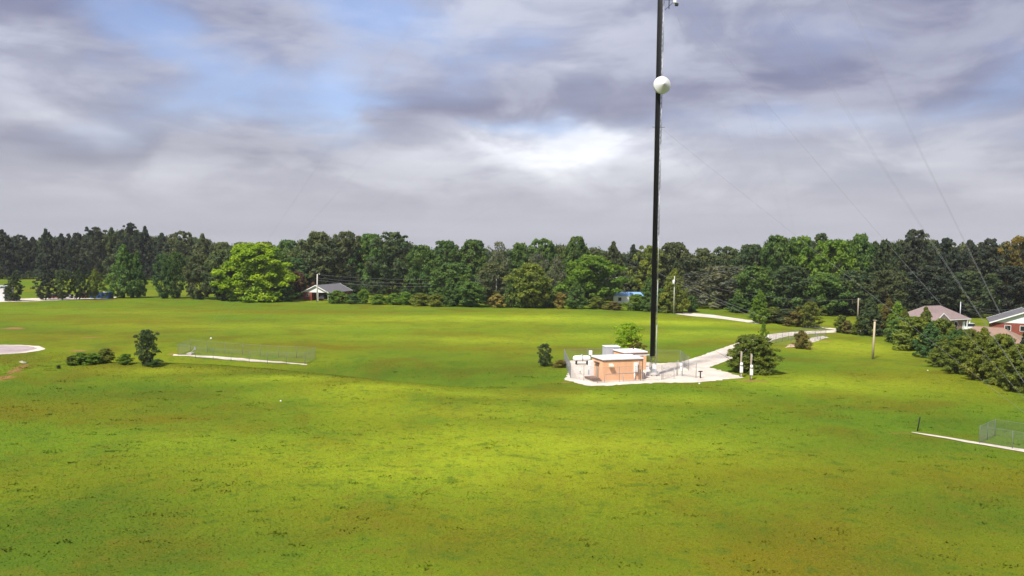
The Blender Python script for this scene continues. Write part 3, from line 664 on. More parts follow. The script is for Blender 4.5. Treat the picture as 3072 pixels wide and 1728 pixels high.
# field-edge trees and shrubs
G2, G3, G4 = 'trees standing along the far field edge', 'shrubs along the far field edge', 'trees and shrubs of the hedge on the right'
for a in (
    ('small_pine', T, 'darkpine', 42, 903, 822, 70, 'pine', 'small dark pine nearest the left edge, beside the white wall', 'small pines by the gravel lot'),
    ('small_pine', T, 'darkpine', 138, 900, 812, 78, 'dark', 'dark bushy small pine, leftmost of the close row of four', 'small pines by the gravel lot'),
    ('small_pine', T, 'darkpine', 188, 900, 809, 62, 'pine', 'small pine with a bare dark trunk, second in the row of four', 'small pines by the gravel lot'),
    ('small_pine', T, 'darkpine', 238, 899, 804, 62, 'pine', 'pointed small pine, third in the row of four', 'small pines by the gravel lot'),
    ('small_pine', T, 'darkpine', 285, 898, 808, 66, 'olive', 'small pine beside the blue container, last of the row of four', 'small pines by the gravel lot'),
    ('cedar_tree', T, 'cone', 372, 894, 735, 118, 'green', 'tall pointed green tree right of the blue container', G2),
    ('cedar_tree', T, 'cone', 412, 894, 755, 70, 'green', 'slim spire growing against the right side of the tall pointed tree', G2),
    ('cedar_tree', T, 'upright', 492, 895, 764, 62, 'blue', 'left half of the twin-topped green cedar past the meadow gap', G2),
    ('cedar_tree', T, 'upright', 528, 895, 758, 66, 'green', 'right half of the twin-topped green cedar past the meadow gap', G2),
    ('olive_tree', T, 'broad', 600, 897, 765, 110, 'darkolive', 'dark olive round tree left of the bright maple', G2),
    ('olive_tree', T, 'broad', 668, 899, 752, 110, 'darkolive', 'dark tree tucked behind the left side of the bright maple', G2),
    ('maple_tree', T, 'bush', 765, 901, 732, 232, 'bright', 'bright yellow-green bushy maple, the brightest tree', G2),
    ('plum_tree', T, 'broad', 890, 896, 815, 78, 'plum', 'reddish brown small tree beside the red brick house', G2),
    ('maple_shrub', S, 'shrub', 850, 904, 850, 90, 'green', 'dark green shrub at the right foot of the bright maple', G3),
    ('garden_shrub', S, 'shrub', 1012, 910, 872, 70, 'fresh', 'rounded light shrub hiding the right end of the brick house', G3),
    ('garden_shrub', S, 'shrub', 1062, 911, 882, 60, 'green', 'low shrub just right of the brick house', G3),
    ('garden_shrub', S, 'shrub', 1090, 911, 868, 46, 'fresh', 'taller light green shrub, highest near the brick house', G3),
    ('garden_shrub', S, 'shrub', 1135, 913, 884, 62, 'fresh', 'low light shrub in the bright row, left part', G3),
    ('garden_shrub', S, 'shrub', 1180, 914, 880, 56, 'fresh', 'small pointed light shrub in the middle of the bright row', G3),
    ('garden_shrub', S, 'shrub', 1218, 915, 876, 52, 'fresh', 'leafy light shrub with raised tip, right part of the bright row', G3),
    ('garden_shrub', S, 'shrub', 1262, 917, 880, 66, 'olive', 'olive shrub at the right end of the bright row', G3),
    ('garden_shrub', S, 'shrub', 1308, 919, 882, 60, 'olive', 'brownish low shrub left of the paired cone trees', G3),
    ('cone_tree', T, 'cone', 1350, 919, 833, 84, 'green', 'green cone-shaped tree left of the bare pole', G2),
    ('cone_tree', T, 'broad', 1412, 920, 846, 110, 'green', 'spreading green tree at the foot of the bare pole', G2),
    ('weedy_shrub', S, 'shrub', 1490, 922, 882, 60, 'tan', 'tan weedy shrub right of the bare pole', G3),
    ('round_tree', T, 'broad', 1590, 923, 792, 148, 'olive', 'large round olive green tree in the middle of the far edge', G2),
    ('round_tree', T, 'cone', 1533, 922, 838, 74, 'green', 'lower tree leaning on the left of the large round tree', G2),
    ('weedy_shrub', S, 'shrub', 1648, 923, 868, 60, 'green', 'low dark shrub on the right foot of the large round tree', G3),
    ('weedy_shrub', S, 'shrub', 1680, 925, 878, 42, 'tan', 'tan tall weeds between the round tree and the cone bush', G3),
    ('cone_bush', T, 'cone', 1728, 926, 846, 98, 'green', 'cone-shaped bush tree left of the mobile home', G2),
    ('weedy_shrub', S, 'shrub', 1790, 927, 890, 60, 'olive', 'olive shrub between the cone bush and the mobile home', G3),
    ('weedy_shrub', S, 'shrub', 1842, 930, 905, 60, 'rust', 'rusty weeds in front of the mobile home window', G3),
    ('pale_shrub', S, 'shrub', 1912, 932, 884, 80, 'fresh', 'pale leafy shrub covering the right of the mobile home', G3),
    ('edge_bush', T, 'cone', 1945, 934, 832, 84, 'green', 'green tree just behind the tower at the field edge', G2),
    ('bright_cedar', T, 'cone', 2022, 939, 808, 112, 'olive', 'light green pointed tree right of the tower, beside the transformer', G2),
    ('bright_cedar', T, 'shrub', 1985, 936, 868, 70, 'green', 'shrubby tree filling the gap right of the tower', G2),
    ('dark_shrub', S, 'shrub', 2074, 936, 888, 46, 'green', 'low shrub right of the light green pointed tree', G3),
    ('dark_shrub', S, 'shrub', 2215, 938, 890, 70, 'green', 'green shrub at the right of the dark hollow', G3),
    ('dark_shrub', S, 'shrub', 2250, 936, 860, 80, 'green', 'taller green shrub left of the pointed bright tree on the right', G3),
    ('dark_shrub', S, 'shrub', 2420, 935, 878, 100, 'blue', 'bluish undergrowth shrub behind the far hedge', G3),
    ('dark_shrub', S, 'shrub', 2500, 938, 862, 90, 'blue', 'bluish leafy shrub on the lawn left of the far utility pole', G3),
    ('pointed_tree', T, 'cone', 2278, 970, 872, 84, 'fresh', 'bright pointed young tree at the left end of the far hedge', G2),
    ('far_hedge_shrub', S, 'shrub', 2318, 968, 922, 70, 'olive', 'olive shrub right of the pointed young tree', 'far hedge by the driveway'),
    ('far_hedge_shrub', S, 'shrub', 2362, 972, 928, 84, 'darkolive', 'wide dark shrub in the middle of the far hedge', 'far hedge by the driveway'),
    ('far_hedge_shrub', S, 'shrub', 2400, 980, 930, 70, 'rust', 'brownish low shrub in the far hedge', 'far hedge by the driveway'),
    ('far_hedge_shrub', T, 'upright', 2430, 984, 906, 66, 'olive', 'taller yellowish tree at the right end of the far hedge', 'far hedge by the driveway'),
    ('twiggy_shrub', S, 'shrub', 2522, 998, 946, 36, 'olive', 'thin upright shrub alone right of the driveway end', G4),
    ('twiggy_shrub', S, 'shrub', 2540, 1000, 962, 40, 'rust', 'brownish low shrub beside the thin upright one', G4),
    ('hedge_cedar', T, 'cone', 2612, 1006, 902, 98, 'pine', 'dark pointed cedar behind the short wooden pole', G4),
    ('hedge_shrub', T, 'cone', 2578, 1004, 955, 60, 'olive', 'low shrub at the left foot of the dark pointed cedar', G4),
    ('hedge_cedar', T, 'cone', 2662, 1008, 896, 70, 'rust', 'orange-tipped cedar right of the dark pointed one', G4),
    ('hedge_cedar', T, 'cone', 2690, 1012, 905, 72, 'fresh', 'light green cedar beside the orange-tipped one', G4),
    ('hedge_shrub', S, 'shrub', 2705, 1030, 955, 90, 'green', 'hedge shrub below the light green cedar', G4),
    ('hedge_shrub', T, 'cone', 2682, 1022, 975, 60, 'rust', 'low brownish hedge shrub at the lawn edge below the orange-tipped cedar', G4),
    ('hedge_cedar', T, 'cone', 2774, 1038, 922, 76, 'olive', 'olive cedar standing in front of the mauve roofed house', G4),
    ('hedge_shrub', S, 'shrub', 2742, 1050, 952, 96, 'olive', 'hedge shrub under the left gable of the mauve roofed house', G4),
    ('hedge_shrub', T, 'cone', 2790, 1072, 968, 100, 'blue', 'bluish hedge shrub at the bend of the lawn edge', G4),
    ('hedge_shrub', S, 'shrub', 2826, 1060, 958, 74, 'olive', 'olive hedge shrub left of the white parked car', G4),
    ('hedge_shrub', T, 'cone', 2832, 1100, 1012, 96, 'olive', 'hedge shrub below the white parked car', G4),
    ('hedge_shrub', S, 'shrub', 2868, 1092, 992, 84, 'green', 'green hedge shrub below the white sport utility car', G4),
    ('flower_shrub', S, 'shrub', 2862, 1092, 1062, 30, 'yellow', 'yellow flowering shrub halfway along the right hedge', G4),
    ('hedge_shrub', S, 'bush', 2892, 1120, 1010, 104, 'olive', 'large green hedge shrub left of the yellow-brown one', G4),
    ('hedge_shrub', T, 'cone', 2948, 1138, 985, 110, 'olive', 'tallest dark hedge tree in front of the tan roof', G4),
    ('flower_shrub', S, 'shrub', 2926, 1130, 1098, 40, 'yellow', 'yellow flowering shrub low in the right hedge', G4),
    ('hedge_shrub', S, 'bush', 3004, 1152, 1005, 104, 'olive', 'dark hedge shrub hiding the middle of the tan roof', G4),
    ('hedge_shrub', S, 'bush', 3058, 1172, 1035, 104, 'olive', 'green hedge shrub at the right edge of the photo', G4),
    ('hedge_shrub', T, 'cone', 3078, 1120, 985, 80, 'dark', 'dark hedge tree cut by the right edge beside the tan roof', G4),
    # plants out in the field
    ('upright_bush', S, 'upright', 440, 1097, 990, 72, 'pine', 'tall dark upright bush alone on the left rise', None),
    ('low_bush', S, 'shrub', 318, 1088, 1046, 56, 'olive', 'ragged dark bush left of the tall upright bush', None),
    ('low_bush', S, 'shrub', 242, 1093, 1058, 60, 'fresh', 'low weedy bush in the left row', 'low weeds on the left rise'),
    ('low_bush', S, 'shrub', 212, 1096, 1068, 34, 'olive', 'small pointed weed bush left in the left row', 'low weeds on the left rise'),
    ('low_bush', S, 'shrub', 278, 1092, 1060, 60, 'fresh', 'wide low weeds just left of the ragged bush', 'low weeds on the left rise'),
    ('low_bush', S, 'shrub', 375, 1093, 1062, 50, 'fresh', 'small weed bush between ragged and upright bush', 'low weeds on the left rise'),
    ('low_bush', S, 'shrub', 470, 1099, 1078, 44, 'green', 'low green weeds at the right foot of the upright bush', 'low weeds on the left rise'),
    ('low_bush', S, 'shrub', 176, 1105, 1096, 16, 'pine', 'tiny lone weed left of the left row', 'low weeds on the left rise'),
    ('small_bush', S, 'upright', 1633, 1098, 1032, 50, 'pine', 'small dark round bush left of the fenced compound', None),
    ('weed_clump', S, 'shrub', 1682, 1102, 1080, 44, 'rust', 'reddish weeds between the small bush and the fence', None),
    ('sapling', T, 'upright', 1884, 1078, 970, 92, 'bright', 'bright leafy sapling behind the equipment shelters', None),
    ('sapling', T, 'shrub', 1905, 1080, 1022, 76, 'rust', 'reddish low shrub at the foot of the bright sapling', None),
    ('large_bush', S, 'bush', 2258, 1117, 1006, 158, 'olive', 'large round green bush behind the two meter poles', None),
    ('slim_tree', T, 'upright', 2288, 1074, 972, 30, 'fresh', 'slim light green tree behind the large round bush', None),
    ('orange_bush', S, 'shrub', 2404, 1046, 992, 52, 'rust', 'orange-brown bush in front of the far anchor fence', None),
):
    nm, ct, kd, x, b, top, wp, hue, lab, grp = a
    tree(nm, ct, kd, x, b, top, wp * (1.3 if grp in (G4, 'far hedge by the driveway') else 1.08), hue, lab, grp)

g_h = random.Random(21)
ORD = 'first second third fourth fifth sixth seventh eighth ninth tenth eleventh twelfth thirteenth fourteenth fifteenth sixteenth'.split()
for k in range(16):
    q = k / 15
    x, b = 2650 + 440 * q + g_h.uniform(-8, 8), 1006 + 168 * q ** 1.15 - g_h.uniform(6, 22)
    tree('hedge_shrub', S, 'cone' if k % 3 else 'bush', x, b, b - g_h.uniform(62, 84) * (1 + 0.35 * q), g_h.uniform(70, 96) * (1 + 0.3 * q), g_h.choice(('green', 'olive', 'olive', 'fresh')), ORD[k] + ' shrub from the orange-tipped cedar in the back row of the right hedge', 'filling shrubs in the back of the right hedge')
# the wood behind and the undergrowth: masses nobody could count
def merge(name, items, seeds, lab, cat, hue):
    V, Q, Tn, off = [], [], [], 0
    for (pos, wd, hh, k) in items:
        v, q, t = seeds[k % len(seeds)]
        a = trng.uniform(0, 6.28); c_, s_ = math.cos(a), math.sin(a)
        r = np.stack([(v[:, 0] * c_ - v[:, 1] * s_) * wd + pos[0], (v[:, 0] * s_ + v[:, 1] * c_) * wd + pos[1], v[:, 2] * hh + pos[2]], 1)
        V.append(r); Q.append(q + off); off += len(v)
        Tn.append(np.clip(t + trng.uniform(-0.25, 0.2), 0, 1))
    me = np_mesh(name, np.concatenate(V), np.concatenate(Q), LEAF, np.concatenate(Tn))
    o = tag(link(name, me), lab, cat, None, 'stuff'); o.color = (*[q * 1.3 for q in HUE[hue]], 1)
    return o
def raw_crown(seed, prof, n_cl, n_each, size, rc, z0=0.1):
    g = np.random.default_rng(seed); f = PROFILES[prof]; C, Rd = [], []
    for i in range(n_cl):
        t = (i + g.uniform(0, 1)) / n_cl; a = i * 2.39996
        r_ = rc * g.uniform(0.7, 1.3); rad = max(0, 0.5 * f(t) * g.uniform(0.6, 1.1) - 0.5 * r_)
        C.append((math.cos(a) * rad, math.sin(a) * rad, min(z0 + t * (1 - z0), 1 - 0.6 * r_))); Rd.append(r_)
    return clumps_to_leaves(np.array(C), np.array(Rd), n_each, size, g, 0.35, 0.8)
far_seeds = [raw_crown(200 + i, 'broad' if i % 2 else 'pine', 34, 44, 0.036, 0.16) for i in range(4)]
low_seeds = [raw_crown(220 + i, 'shrub', 16, 34, 0.05, 0.24, 0.05) for i in range(3)]
SKYX = np.array([-900, -400, 0, 60, 140, 230, 390, 480, 560, 640, 700, 860, 950, 1040, 1200, 1260, 1340, 1430, 1480, 1560, 1640, 1735, 1800, 1900, 2020, 2070, 2200, 2260, 2320, 2460, 2560, 2640, 2742, 2830, 2950, 3060, 3400, 4000])
SKYY = np.array([700, 698, 700, 712, 702, 706, 682, 704, 704, 716, 735, 732, 708, 706, 708, 744, 732, 730, 746, 740, 730, 726, 742, 742, 738, 756, 748, 744, 722, 712, 718, 728, 706, 724, 726, 722, 720, 720])
DFX = np.array([-900, 0, 640, 900, 1300, 1900, 2200, 2400, 2700, 3072, 4000])
DFD = np.interp(DFX, DMX, DMF) * np.array([330, 330, 326, 290, 272, 274, 262, 240, 226, 214, 210])
items = []
for row, (dd, dz_) in enumerate(((9, 4), (20, 2), (36, 3), (60, 3))):
    x = -700 + row * 23
    while x < 3900:
        D = float(np.interp(x, DFX, DFD)) + dd + trng.uniform(-5, 5)
        p = colD(x, D); h = ztop(x, float(np.interp(x, SKYX, SKYY)) + dz_ + trng.uniform(0, 16), D) - p.z
        items.append((p, trng.uniform(8, 13), max(9, h), trng.randrange(4))); x += trng.uniform(40, 72) * (300 / D)
merge('distant_wood', items, far_seeds, 'mass of dark woodland filling in behind the front row of trees', 'woodland', 'darkolive')
items = []
x = -500
while x < 3700:
    D = float(np.interp(x, DFX, DFD)) - trng.uniform(2, 14)
    if not (2085 < x < 2235): items.append((colD(x, D), trng.uniform(4, 8), trng.uniform(2.0, 5.5), trng.randrange(3)))
    x += trng.uniform(14, 30)
merge('undergrowth', items, low_seeds, 'low undergrowth along the foot of the woods', 'undergrowth', 'pine')

# ------------------------------------------------------------------ chain-link fences
def chain_mesh(L, hgt, pitch=0.13, r=0.0042):
    V, Q = [], []
    def wire(a, b):
        a, b = np.array(a), np.array(b); d = (b - a) / np.linalg.norm(b - a)
        n1 = np.array([0, 1, 0.0]); n2 = np.cross(d, n1); o = len(V)
        for p in (a, b):
            for k in range(3):
                t = 2 * math.pi * k / 3; V.append(p + (n1 * math.cos(t) + n2 * math.sin(t)) * r)
        for k in range(3): Q.append((o + k, o + (k + 1) % 3, o + 3 + (k + 1) % 3, o + 3 + k))
    s = -hgt
    while s < L:
        x0, x1 = max(0, s), min(L, s + hgt)
        if x1 > x0 + 0.02:
            wire((x0, 0, x0 - s), (x1, 0, x1 - s)); wire((x0, 0, hgt - (x0 - s)), (x1, 0, hgt - (x1 - s)))
        s += pitch
    return np_mesh('chain_link', np.array(V), np.array(Q), WIRE)
CH = {}
POSTM = {}
def fence(name, pts, label, cat='fence', group=None, hgt=1.9, closed=False, pitch=0.13, post=FPOST, wr=0.0032):
    root = tag(empty(name, px_mean(pts)), label, cat, group)
    o = root.location
    segs = list(zip(pts, pts[1:] + ([pts[0]] if closed else [])))
    if not closed: segs = list(zip(pts[:-1], pts[1:]))
    key = (hgt, post.name)
    if key not in POSTM: POSTM[key] = MB().lathe([(0.028, -0.1), (0.028, hgt + 0.06), (0.016, hgt + 0.10)], 8).mesh('post', post, True)
    placed = []
    for a, b in segs:
        a, b = Vector(a), Vector(b); L = (b - a).length; n = max(1, round(L / 3.0)); sl = L / n
        ang = math.atan2(b.y - a.y, b.x - a.x); ck = (round(sl, 2), hgt, pitch)
        if ck not in CH:
            CH[ck] = (chain_mesh(sl, hgt - 0.06, pitch, wr), MB().tube([(0, 0, hgt), (sl, 0, hgt)], 0.014, 6).mesh('rail', FPOST, True))
        for i in range(n + 1):
            p = a + (b - a) * i / n
            if any((p - q).length < 0.3 for q in placed): continue
            placed.append(p); z = float(H(p.x, p.y))
            link('post', POSTM[key], root, (p.x - o.x, p.y - o.y, z - o.z))
        for i in range(n):
            p, q = a + (b - a) * i / n, a + (b - a) * (i + 1) / n
            z0, z1 = float(H(p.x, p.y)), float(H(q.x, q.y))
            for nm, me in (('mesh_panel', CH[ck][0]), ('rail', CH[ck][1])):
                ob = link(nm, me, root, (p.x - o.x, p.y - o.y, z0 - o.z + 0.04), ang)
                ob.rotation_euler = (0, -math.atan2(z1 - z0, sl), ang)
    return root
def px_mean(pts):
    x = sum(p[0] for p in pts) / len(pts); y = sum(p[1] for p in pts) / len(pts)
    return Vector((x, y, float(H(x, y))))
def P2(*q): return [Vector((a, b)) for a, b in pxs(*q)]
fence('chain_link_fence', P2((2030, 1128), (1985, 1140), (1792, 1150), (1712, 1135), (1692, 1087), (1830, 1083), (2040, 1090), (2066, 1112)), 'chain-link fence around the equipment shelters and tower base')
a3 = P2((534, 1066), (915, 1094)); dv = (a3[1] - a3[0]).normalized(); nv = Vector((-dv.y, dv.x))
fence('chain_link_fence', [a3[0], a3[1], a3[1] + nv * 3.0, a3[0] + nv * 3.0], 'long low chain-link fence behind the gravel strip on the left', closed=True, pitch=0.13, wr=0.0032, hgt=1.7)
a2 = P2((2372, 1040), (2478, 1016)); dv2 = (a2[1] - a2[0]).normalized(); nv2 = Vector((-dv2.y, dv2.x))
fence('chain_link_fence', [a2[0], a2[1], a2[1] + nv2 * 4.0, a2[0] + nv2 * 4.0], 'small chain-link enclosure beside the orange-brown bush', closed=True)
a1 = P2((2938, 1330), (3250, 1383)); dv1 = (a1[1] - a1[0]).normalized(); nv1 = Vector((-dv1.y, dv1.x))
fence('chain_link_fence', [a1[0], a1[1], a1[1] + nv1 * 4.5, a1[0] + nv1 * 4.5], 'chain-link fence at the lower right edge behind the gravel strip', closed=True, hgt=1.5)
cp0 = tag(empty('corner_post', px(2752, 1293)), 'leaning dark corner post at the left end of the lower right fence', 'post')
cp0.rotation_euler = (0, R(9), 0)
MB().lathe([(0.06, -0.1), (0.06, 1.2), (0.05, 1.28)], 8).build('shaft', DARKST, cp0, True)
MB().lathe([(0.075, 1.22), (0.075, 1.30), (0.02, 1.34)], 8).build('cap', DARKST, cp0, True)
# gate in the compound fence
g0, g1 = px(2033, 1127), px(2088, 1134)
gate = tag(empty('fence_gate', g0, math.atan2(g1.y - g0.y, g1.x - g0.x)), 'open-framed chain-link gate right of the tower', 'gate')
gl = (g1 - g0).length
gp = MB().lathe([(0.05, -0.1), (0.05, 2.05), (0.03, 2.1)], 8).mesh('post', GALV, True)
for xx in (0, 0.7, gl): link('post', gp, gate, (xx, 0, 0))
for zz_ in (0.15, 1.9): MB().tube([(0.75, 0, zz_), (gl - 0.05, 0, zz_)], 0.024).build('rail', GALV, gate)
link('mesh_panel', chain_mesh(gl - 0.8, 1.75, 0.15, 0.004), gate, (0.75, 0, 0.15))
sg = tag(empty('gate_sign', px(2043, 1128), gate.rotation_euler.z), 'narrow white notice board between the gate posts', 'sign')
MB().box(-0.16, 0.16, -0.02, 0.02, 0.75, 1.75).build('board', WHITE, sg)
MB().box(-0.03, 0.03, 0.022, 0.06, -0.1, 1.9).build('post', GALV, sg)
MB().box(-0.07, 0.07, -0.032, -0.022, 1.25, 1.42).build('symbol', DARK, sg)
bo = tag(empty('bollard', px(2101, 1135)), 'short dark post with a flat top on the gravel', 'bollard')
MB().lathe([(0.09, -0.1), (0.09, 0.85)], 12).build('post', DARKST, bo, True)
MB().box(-0.26, 0.26, -0.12, 0.12, 0.853, 0.98).build('cap', DARKST, bo, bevel=0.02)

# ------------------------------------------------------------------ lattice tower
TB = px(1957, 1126)
TB.z = 0
TOWER_H = 100.0
tw = tag(empty('lattice_tower', TB, R(4)), 'tall dark guyed lattice tower with black cables up its face', 'tower')
W_ = 0.82
legs = [Vector((-W_ / 2, -W_ * 0.29, 0)), Vector((W_ / 2, -W_ * 0.29, 0)), Vector((0, W_ * 0.58, 0))]
SEC = 6.0
leg_pale = MB().tube([(0, 0, 0), (0, 0, SEC - 0.02)], 0.042, 8).mesh('leg', GALV, True)
leg_me = MB().tube([(0, 0, 0), (0, 0, SEC - 0.02)], 0.042, 8).mesh('leg', FPOST, True)
mb = MB()
st = 0.75
for k in range(int(SEC / st)):
    z0, z1 = k * st + 0.02, (k + 1) * st
    for i in range(3):
        a, b = legs[i], legs[(i + 1) % 3]
        mb.tube([a + Vector((0, 0, z0)), b + Vector((0, 0, z0))], 0.017, 5)
        if k % 2: a, b = b, a
        mb.tube([a + Vector((0, 0, z0)), b + Vector((0, 0, z1))], 0.017, 5)
br_me = mb.mesh('bracing', DARKST)
fl_me = MB().lathe([(0.085, -0.025), (0.085, 0.025)], 10).mesh('flange', GALV)
Z0 = 0.9
for s in range(int(TOWER_H / SEC)):
    sec = empty('tower_section', (0, 0, Z0 + s * SEC)); sec.parent = tw
    for q, l in enumerate(legs):
        link('leg', leg_me if q != 1 else leg_pale, sec, l)
    link('bracing', br_me, sec)
    if s:
        for l in legs: link('flange', fl_me, sec, l)
MB().lathe([(0.9, -0.2), (0.9, 0.45), (0.82, 0.5)], 20).build('foundation', CONCRETE, tw, True)
bp = MB()
for l in legs: bp.tube([(0, 0, 0.5), l + Vector((0, 0, Z0))], [0.11, 0.045], 8)
bp.build('base_taper', GALV, tw)
for k in range(12):
    xk = -0.44 + k * 0.056
    rk = (0.029, 0.031, 0.028)[k % 3]
    y0 = -W_ * 0.29 - 0.06 - rk
    MB().tube([(xk, y0, 2.6), (xk, y0, TOWER_H - 4 - k * 3.2)], rk, 8).build('coax_cable', BLACK, tw, True)
hk = MB()
for k in range(30):
    hk.box(-0.44, 0.2, -W_ * 0.29 - 0.055, -W_ * 0.29 - 0.04, 3.0 + k * 3.0, 3.05 + k * 3.0)
hk.build('cable_hanger', DARKST, tw)
MB().tube([(0.30, -W_ * 0.29 - 0.09, 0.8), (0.30, -W_ * 0.29 - 0.09, 92)], 0.014, 6).build('climbing_cable', GALV, tw, True)
# step bolts of the right leg
sb = MB()
for k in range(120): sb.tube([(W_ / 2, -W_ * 0.29, 1.2 + k * 0.75), (W_ / 2 + 0.14, -W_ * 0.29 - 0.02, 1.2 + k * 0.75)], 0.012, 4)
sb.build('step_bolt', DARKST, tw)
GUYZ = (33.0, 52.0, 72.0, 97.0)
ta = MB()
for gz in GUYZ:
    for i in range(3):
        l = legs[i]; d = l.normalized(); ta.tube([l + Vector((0, 0, gz)), l + d * 0.5 + Vector((0, 0, gz))], 0.03, 6)
        n = legs[(i + 1) % 3]; ta.tube([l + Vector((0, 0, gz)), n + Vector((0, 0, gz))], 0.035, 6)
ta.build('guy_bracket', DARKST, tw)
# dish with a conical radome
dish_z = ztop(1986, 256, TB.y - 1.0)
ds = tag(empty('microwave_dish', (X_at(1987, TB.y - 1.4) - 0.58, TB.y - 1.15, dish_z), R(6)), 'white microwave dish with a cone-shaped cover on the tower', 'dish')
ds.rotation_euler = (R(-3), 0, R(8)); ds.scale = (0.93, 0.93, 0.93)
n = 48
MB().lathe([(1.16, 0.25), (1.22, 0.20), (1.235, 0.02), (1.235, -0.10), (1.21, -0.16)], n, 'Y').build('rim', mat('dish_shroud', (0.55, 0.55, 0.55), 0.5), ds, True)
mb = MB(); vs = []; fs = []
prof = [(1.205, -0.17), (0.8, -0.44), (0.4, -0.71), (0.02, -0.965)]
for r_, y_ in prof:
    for k in range(n): vs.append((r_ * math.sin(2 * math.pi * k / n), y_, r_ * math.cos(2 * math.pi * k / n)))
for i in range(len(prof) - 1):
    for k in range(n): fs.append((i * n + k, i * n + (k + 1) % n, (i + 1) * n + (k + 1) % n, (i + 1) * n + k))
mb.poly(vs, fs); mb.build('radome', RADOME, ds, True)
MB().lathe([(1.16, 0.22), (0.85, 0.42), (0.4, 0.56), (0.12, 0.6)], 32, 'Y').build('reflector', GREYBOX, ds, True)
MB().tube([(-0.1, 0.55, 0), (-0.45, 1.0, 0)], 0.07, 8).build('mount', GALV, ds)
MB().tube([(-0.45, 0.95, -0.9), (-0.45, 0.95, 0.9)], 0.05, 8).build('mount_pipe', GALV, ds, True)
MB().tube([(0.2, 0.6, -0.1), (-0.3, 0.9, -0.2), (-0.5, 1.0, -1.2)], 0.03, 6).build('feed_cable', BLACK, ds, True)
# small antenna near the top of the frame
az_ = ztop(2003, 12, TB.y)
an = tag(empty('camera_antenna', (X_at(2004, TB.y), TB.y - 0.4, az_)), 'small white unit on a dark side arm near the top of the photo', 'antenna')
MB().box(-0.24, 0.16, -0.2, 0.2, 0.0, 0.75).build('housing', WHITE, an, bevel=0.06)
MB().box(0.0, 0.42, -0.22, 0.16, -0.36, -0.02).build('lens_unit', DARKST, an, bevel=0.04)
MB().tube([(-1.3, 0.2, 0.45), (-0.2, 0.1, 0.45)], 0.035, 6).build('side_arm', DARKST, an)
MB().tube([(-1.3, 0.2, -0.85), (-0.2, 0.1, 0.15)], 0.035, 6).build('brace', DARKST, an)
MB().tube([(-0.75, 0.15, -0.7), (-0.75, 0.15, 0.6)], 0.06, 6).build('bracket', DARKST, an)

# guy anchors and wires
GW = mat('guy_wire_steel', (0.20, 0.20, 0.21), 0.6, 0.2, 0.05, 1)
anch = {'lower right': px(3218, 1370), 'far right': px(2452, 1018), 'left': px(575, 1062)}
for nm, p in anch.items():
    d = (Vector((TB.x, TB.y, 0)) - Vector((p.x, p.y, 0))).normalized()
    lab = {'lower right': 'steel guy anchor head inside the lower right fence', 'far right': 'steel guy anchor head in the small far enclosure', 'left': 'steel guy anchor head inside the long left fence'}[nm]
    e = tag(empty('guy_anchor', p, math.atan2(d.y, d.x)), lab, 'anchor', 'guy anchors of the tower')
    MB().box(-0.6, 0.2, -0.4, 0.4, -0.2, 0.18).build('block', CONCRETE, e, bevel=0.03)
    MB().tube([(-0.3, 0, 0.1), (0.55, 0, 0.85)], 0.05, 8).build('rod', GALV, e)
    MB().box(0.45, 0.75, -0.03, 0.03, 0.65, 1.15).build('plate', GALV, e)
def wire_obj(name, a, b, sag, r, label, cat, group=None, m=GW, n=26):
    a, b = Vector(a), Vector(b); o = empty_less = (a + b) / 2
    pts = []
    for i in range(n + 1):
        t = i / n; p = a.lerp(b, t); p.z -= sag * 4 * t * (1 - t); pts.append(p - o)
    ob = MB().tube(pts, r, 5).build(name, m, None, True); ob.location = o
    return tag(ob, label, cat, group)
order = ('lowest', 'second', 'third', 'topmost')
for nm, p in anch.items():
    d = (Vector((TB.x, TB.y, 0)) - Vector((p.x, p.y, 0))).normalized(); sd = Vector((-d.y, d.x, 0))
    for k, gz in enumerate(GUYZ):
        pair = (-1, 1) if (k >= 2) else (0,)
        for s in pair:
            a = Vector((p.x, p.y, p.z + 0.95)) + d * 0.6
            b = Vector((TB.x, TB.y, gz)) - d * 0.45 + sd * s * 0.55
            which = order[k] + ('' if not s else (', nearer of its pair,' if s < 0 else ', farther of its pair,'))
            wire_obj('guy_wire', a, b, 0.25 + 0.25 * k, 0.009 if nm == 'lower right' else 0.004, f'{which} guy wire from the tower to the {nm} anchor', 'wire', 'guy wires of the tower')

# ------------------------------------------------------------------ equipment compound
def shelter(name, near, fl, sl, hgt, rz, label, over=0.12):
    """rectangular shelter: near corner, front length, side length"""
    e = tag(empty(name, near, rz), label, 'shelter')
    MB().box(0, fl, 0, sl, -0.15, hgt).build('wall', STUCCO, e)
    MB().box(-0.10, fl + 0.10, -0.10, sl + 0.10, hgt + 0.002, hgt + 0.07).build('fascia', DARK, e)
    MB().box(-over, fl + over, -over, sl + over, hgt + 0.073, hgt + 0.26).build('roof', ROOFW, e, bevel=0.02)
    return e
SR = R(18.5)
n1 = px(1809, 1144)
s1 = shelter('equipment_shelter', n1, 5.55, 3.5, 2.62, SR, 'peach concrete equipment shelter with a flat white roof beside the tower')
dr = MB().box(-0.05, -0.004, 1.25, 2.25, 0.0, 2.1).build('door', mat('tan_door', (0.45, 0.30, 0.20), 0.7), s1)
MB().box(-0.09, -0.052, 1.38, 1.43, 0.95, 1.12).build('handle', GALV, dr)
MB().box(-0.32, -0.004, 1.10, 2.40, 2.16, 2.24).build('door_canopy', DARK, s1)
ac = MB().box(-0.62, -0.01, 2.75, 3.42, 0.25, 2.2).build('air_conditioner', WHITE, s1, bevel=0.03)
gr = MB()
for k in range(7): gr.box(-0.645, -0.622, 2.85, 3.32, 0.4 + k * 0.1, 0.46 + k * 0.1)
gr.build('grille', GREYBOX, ac)
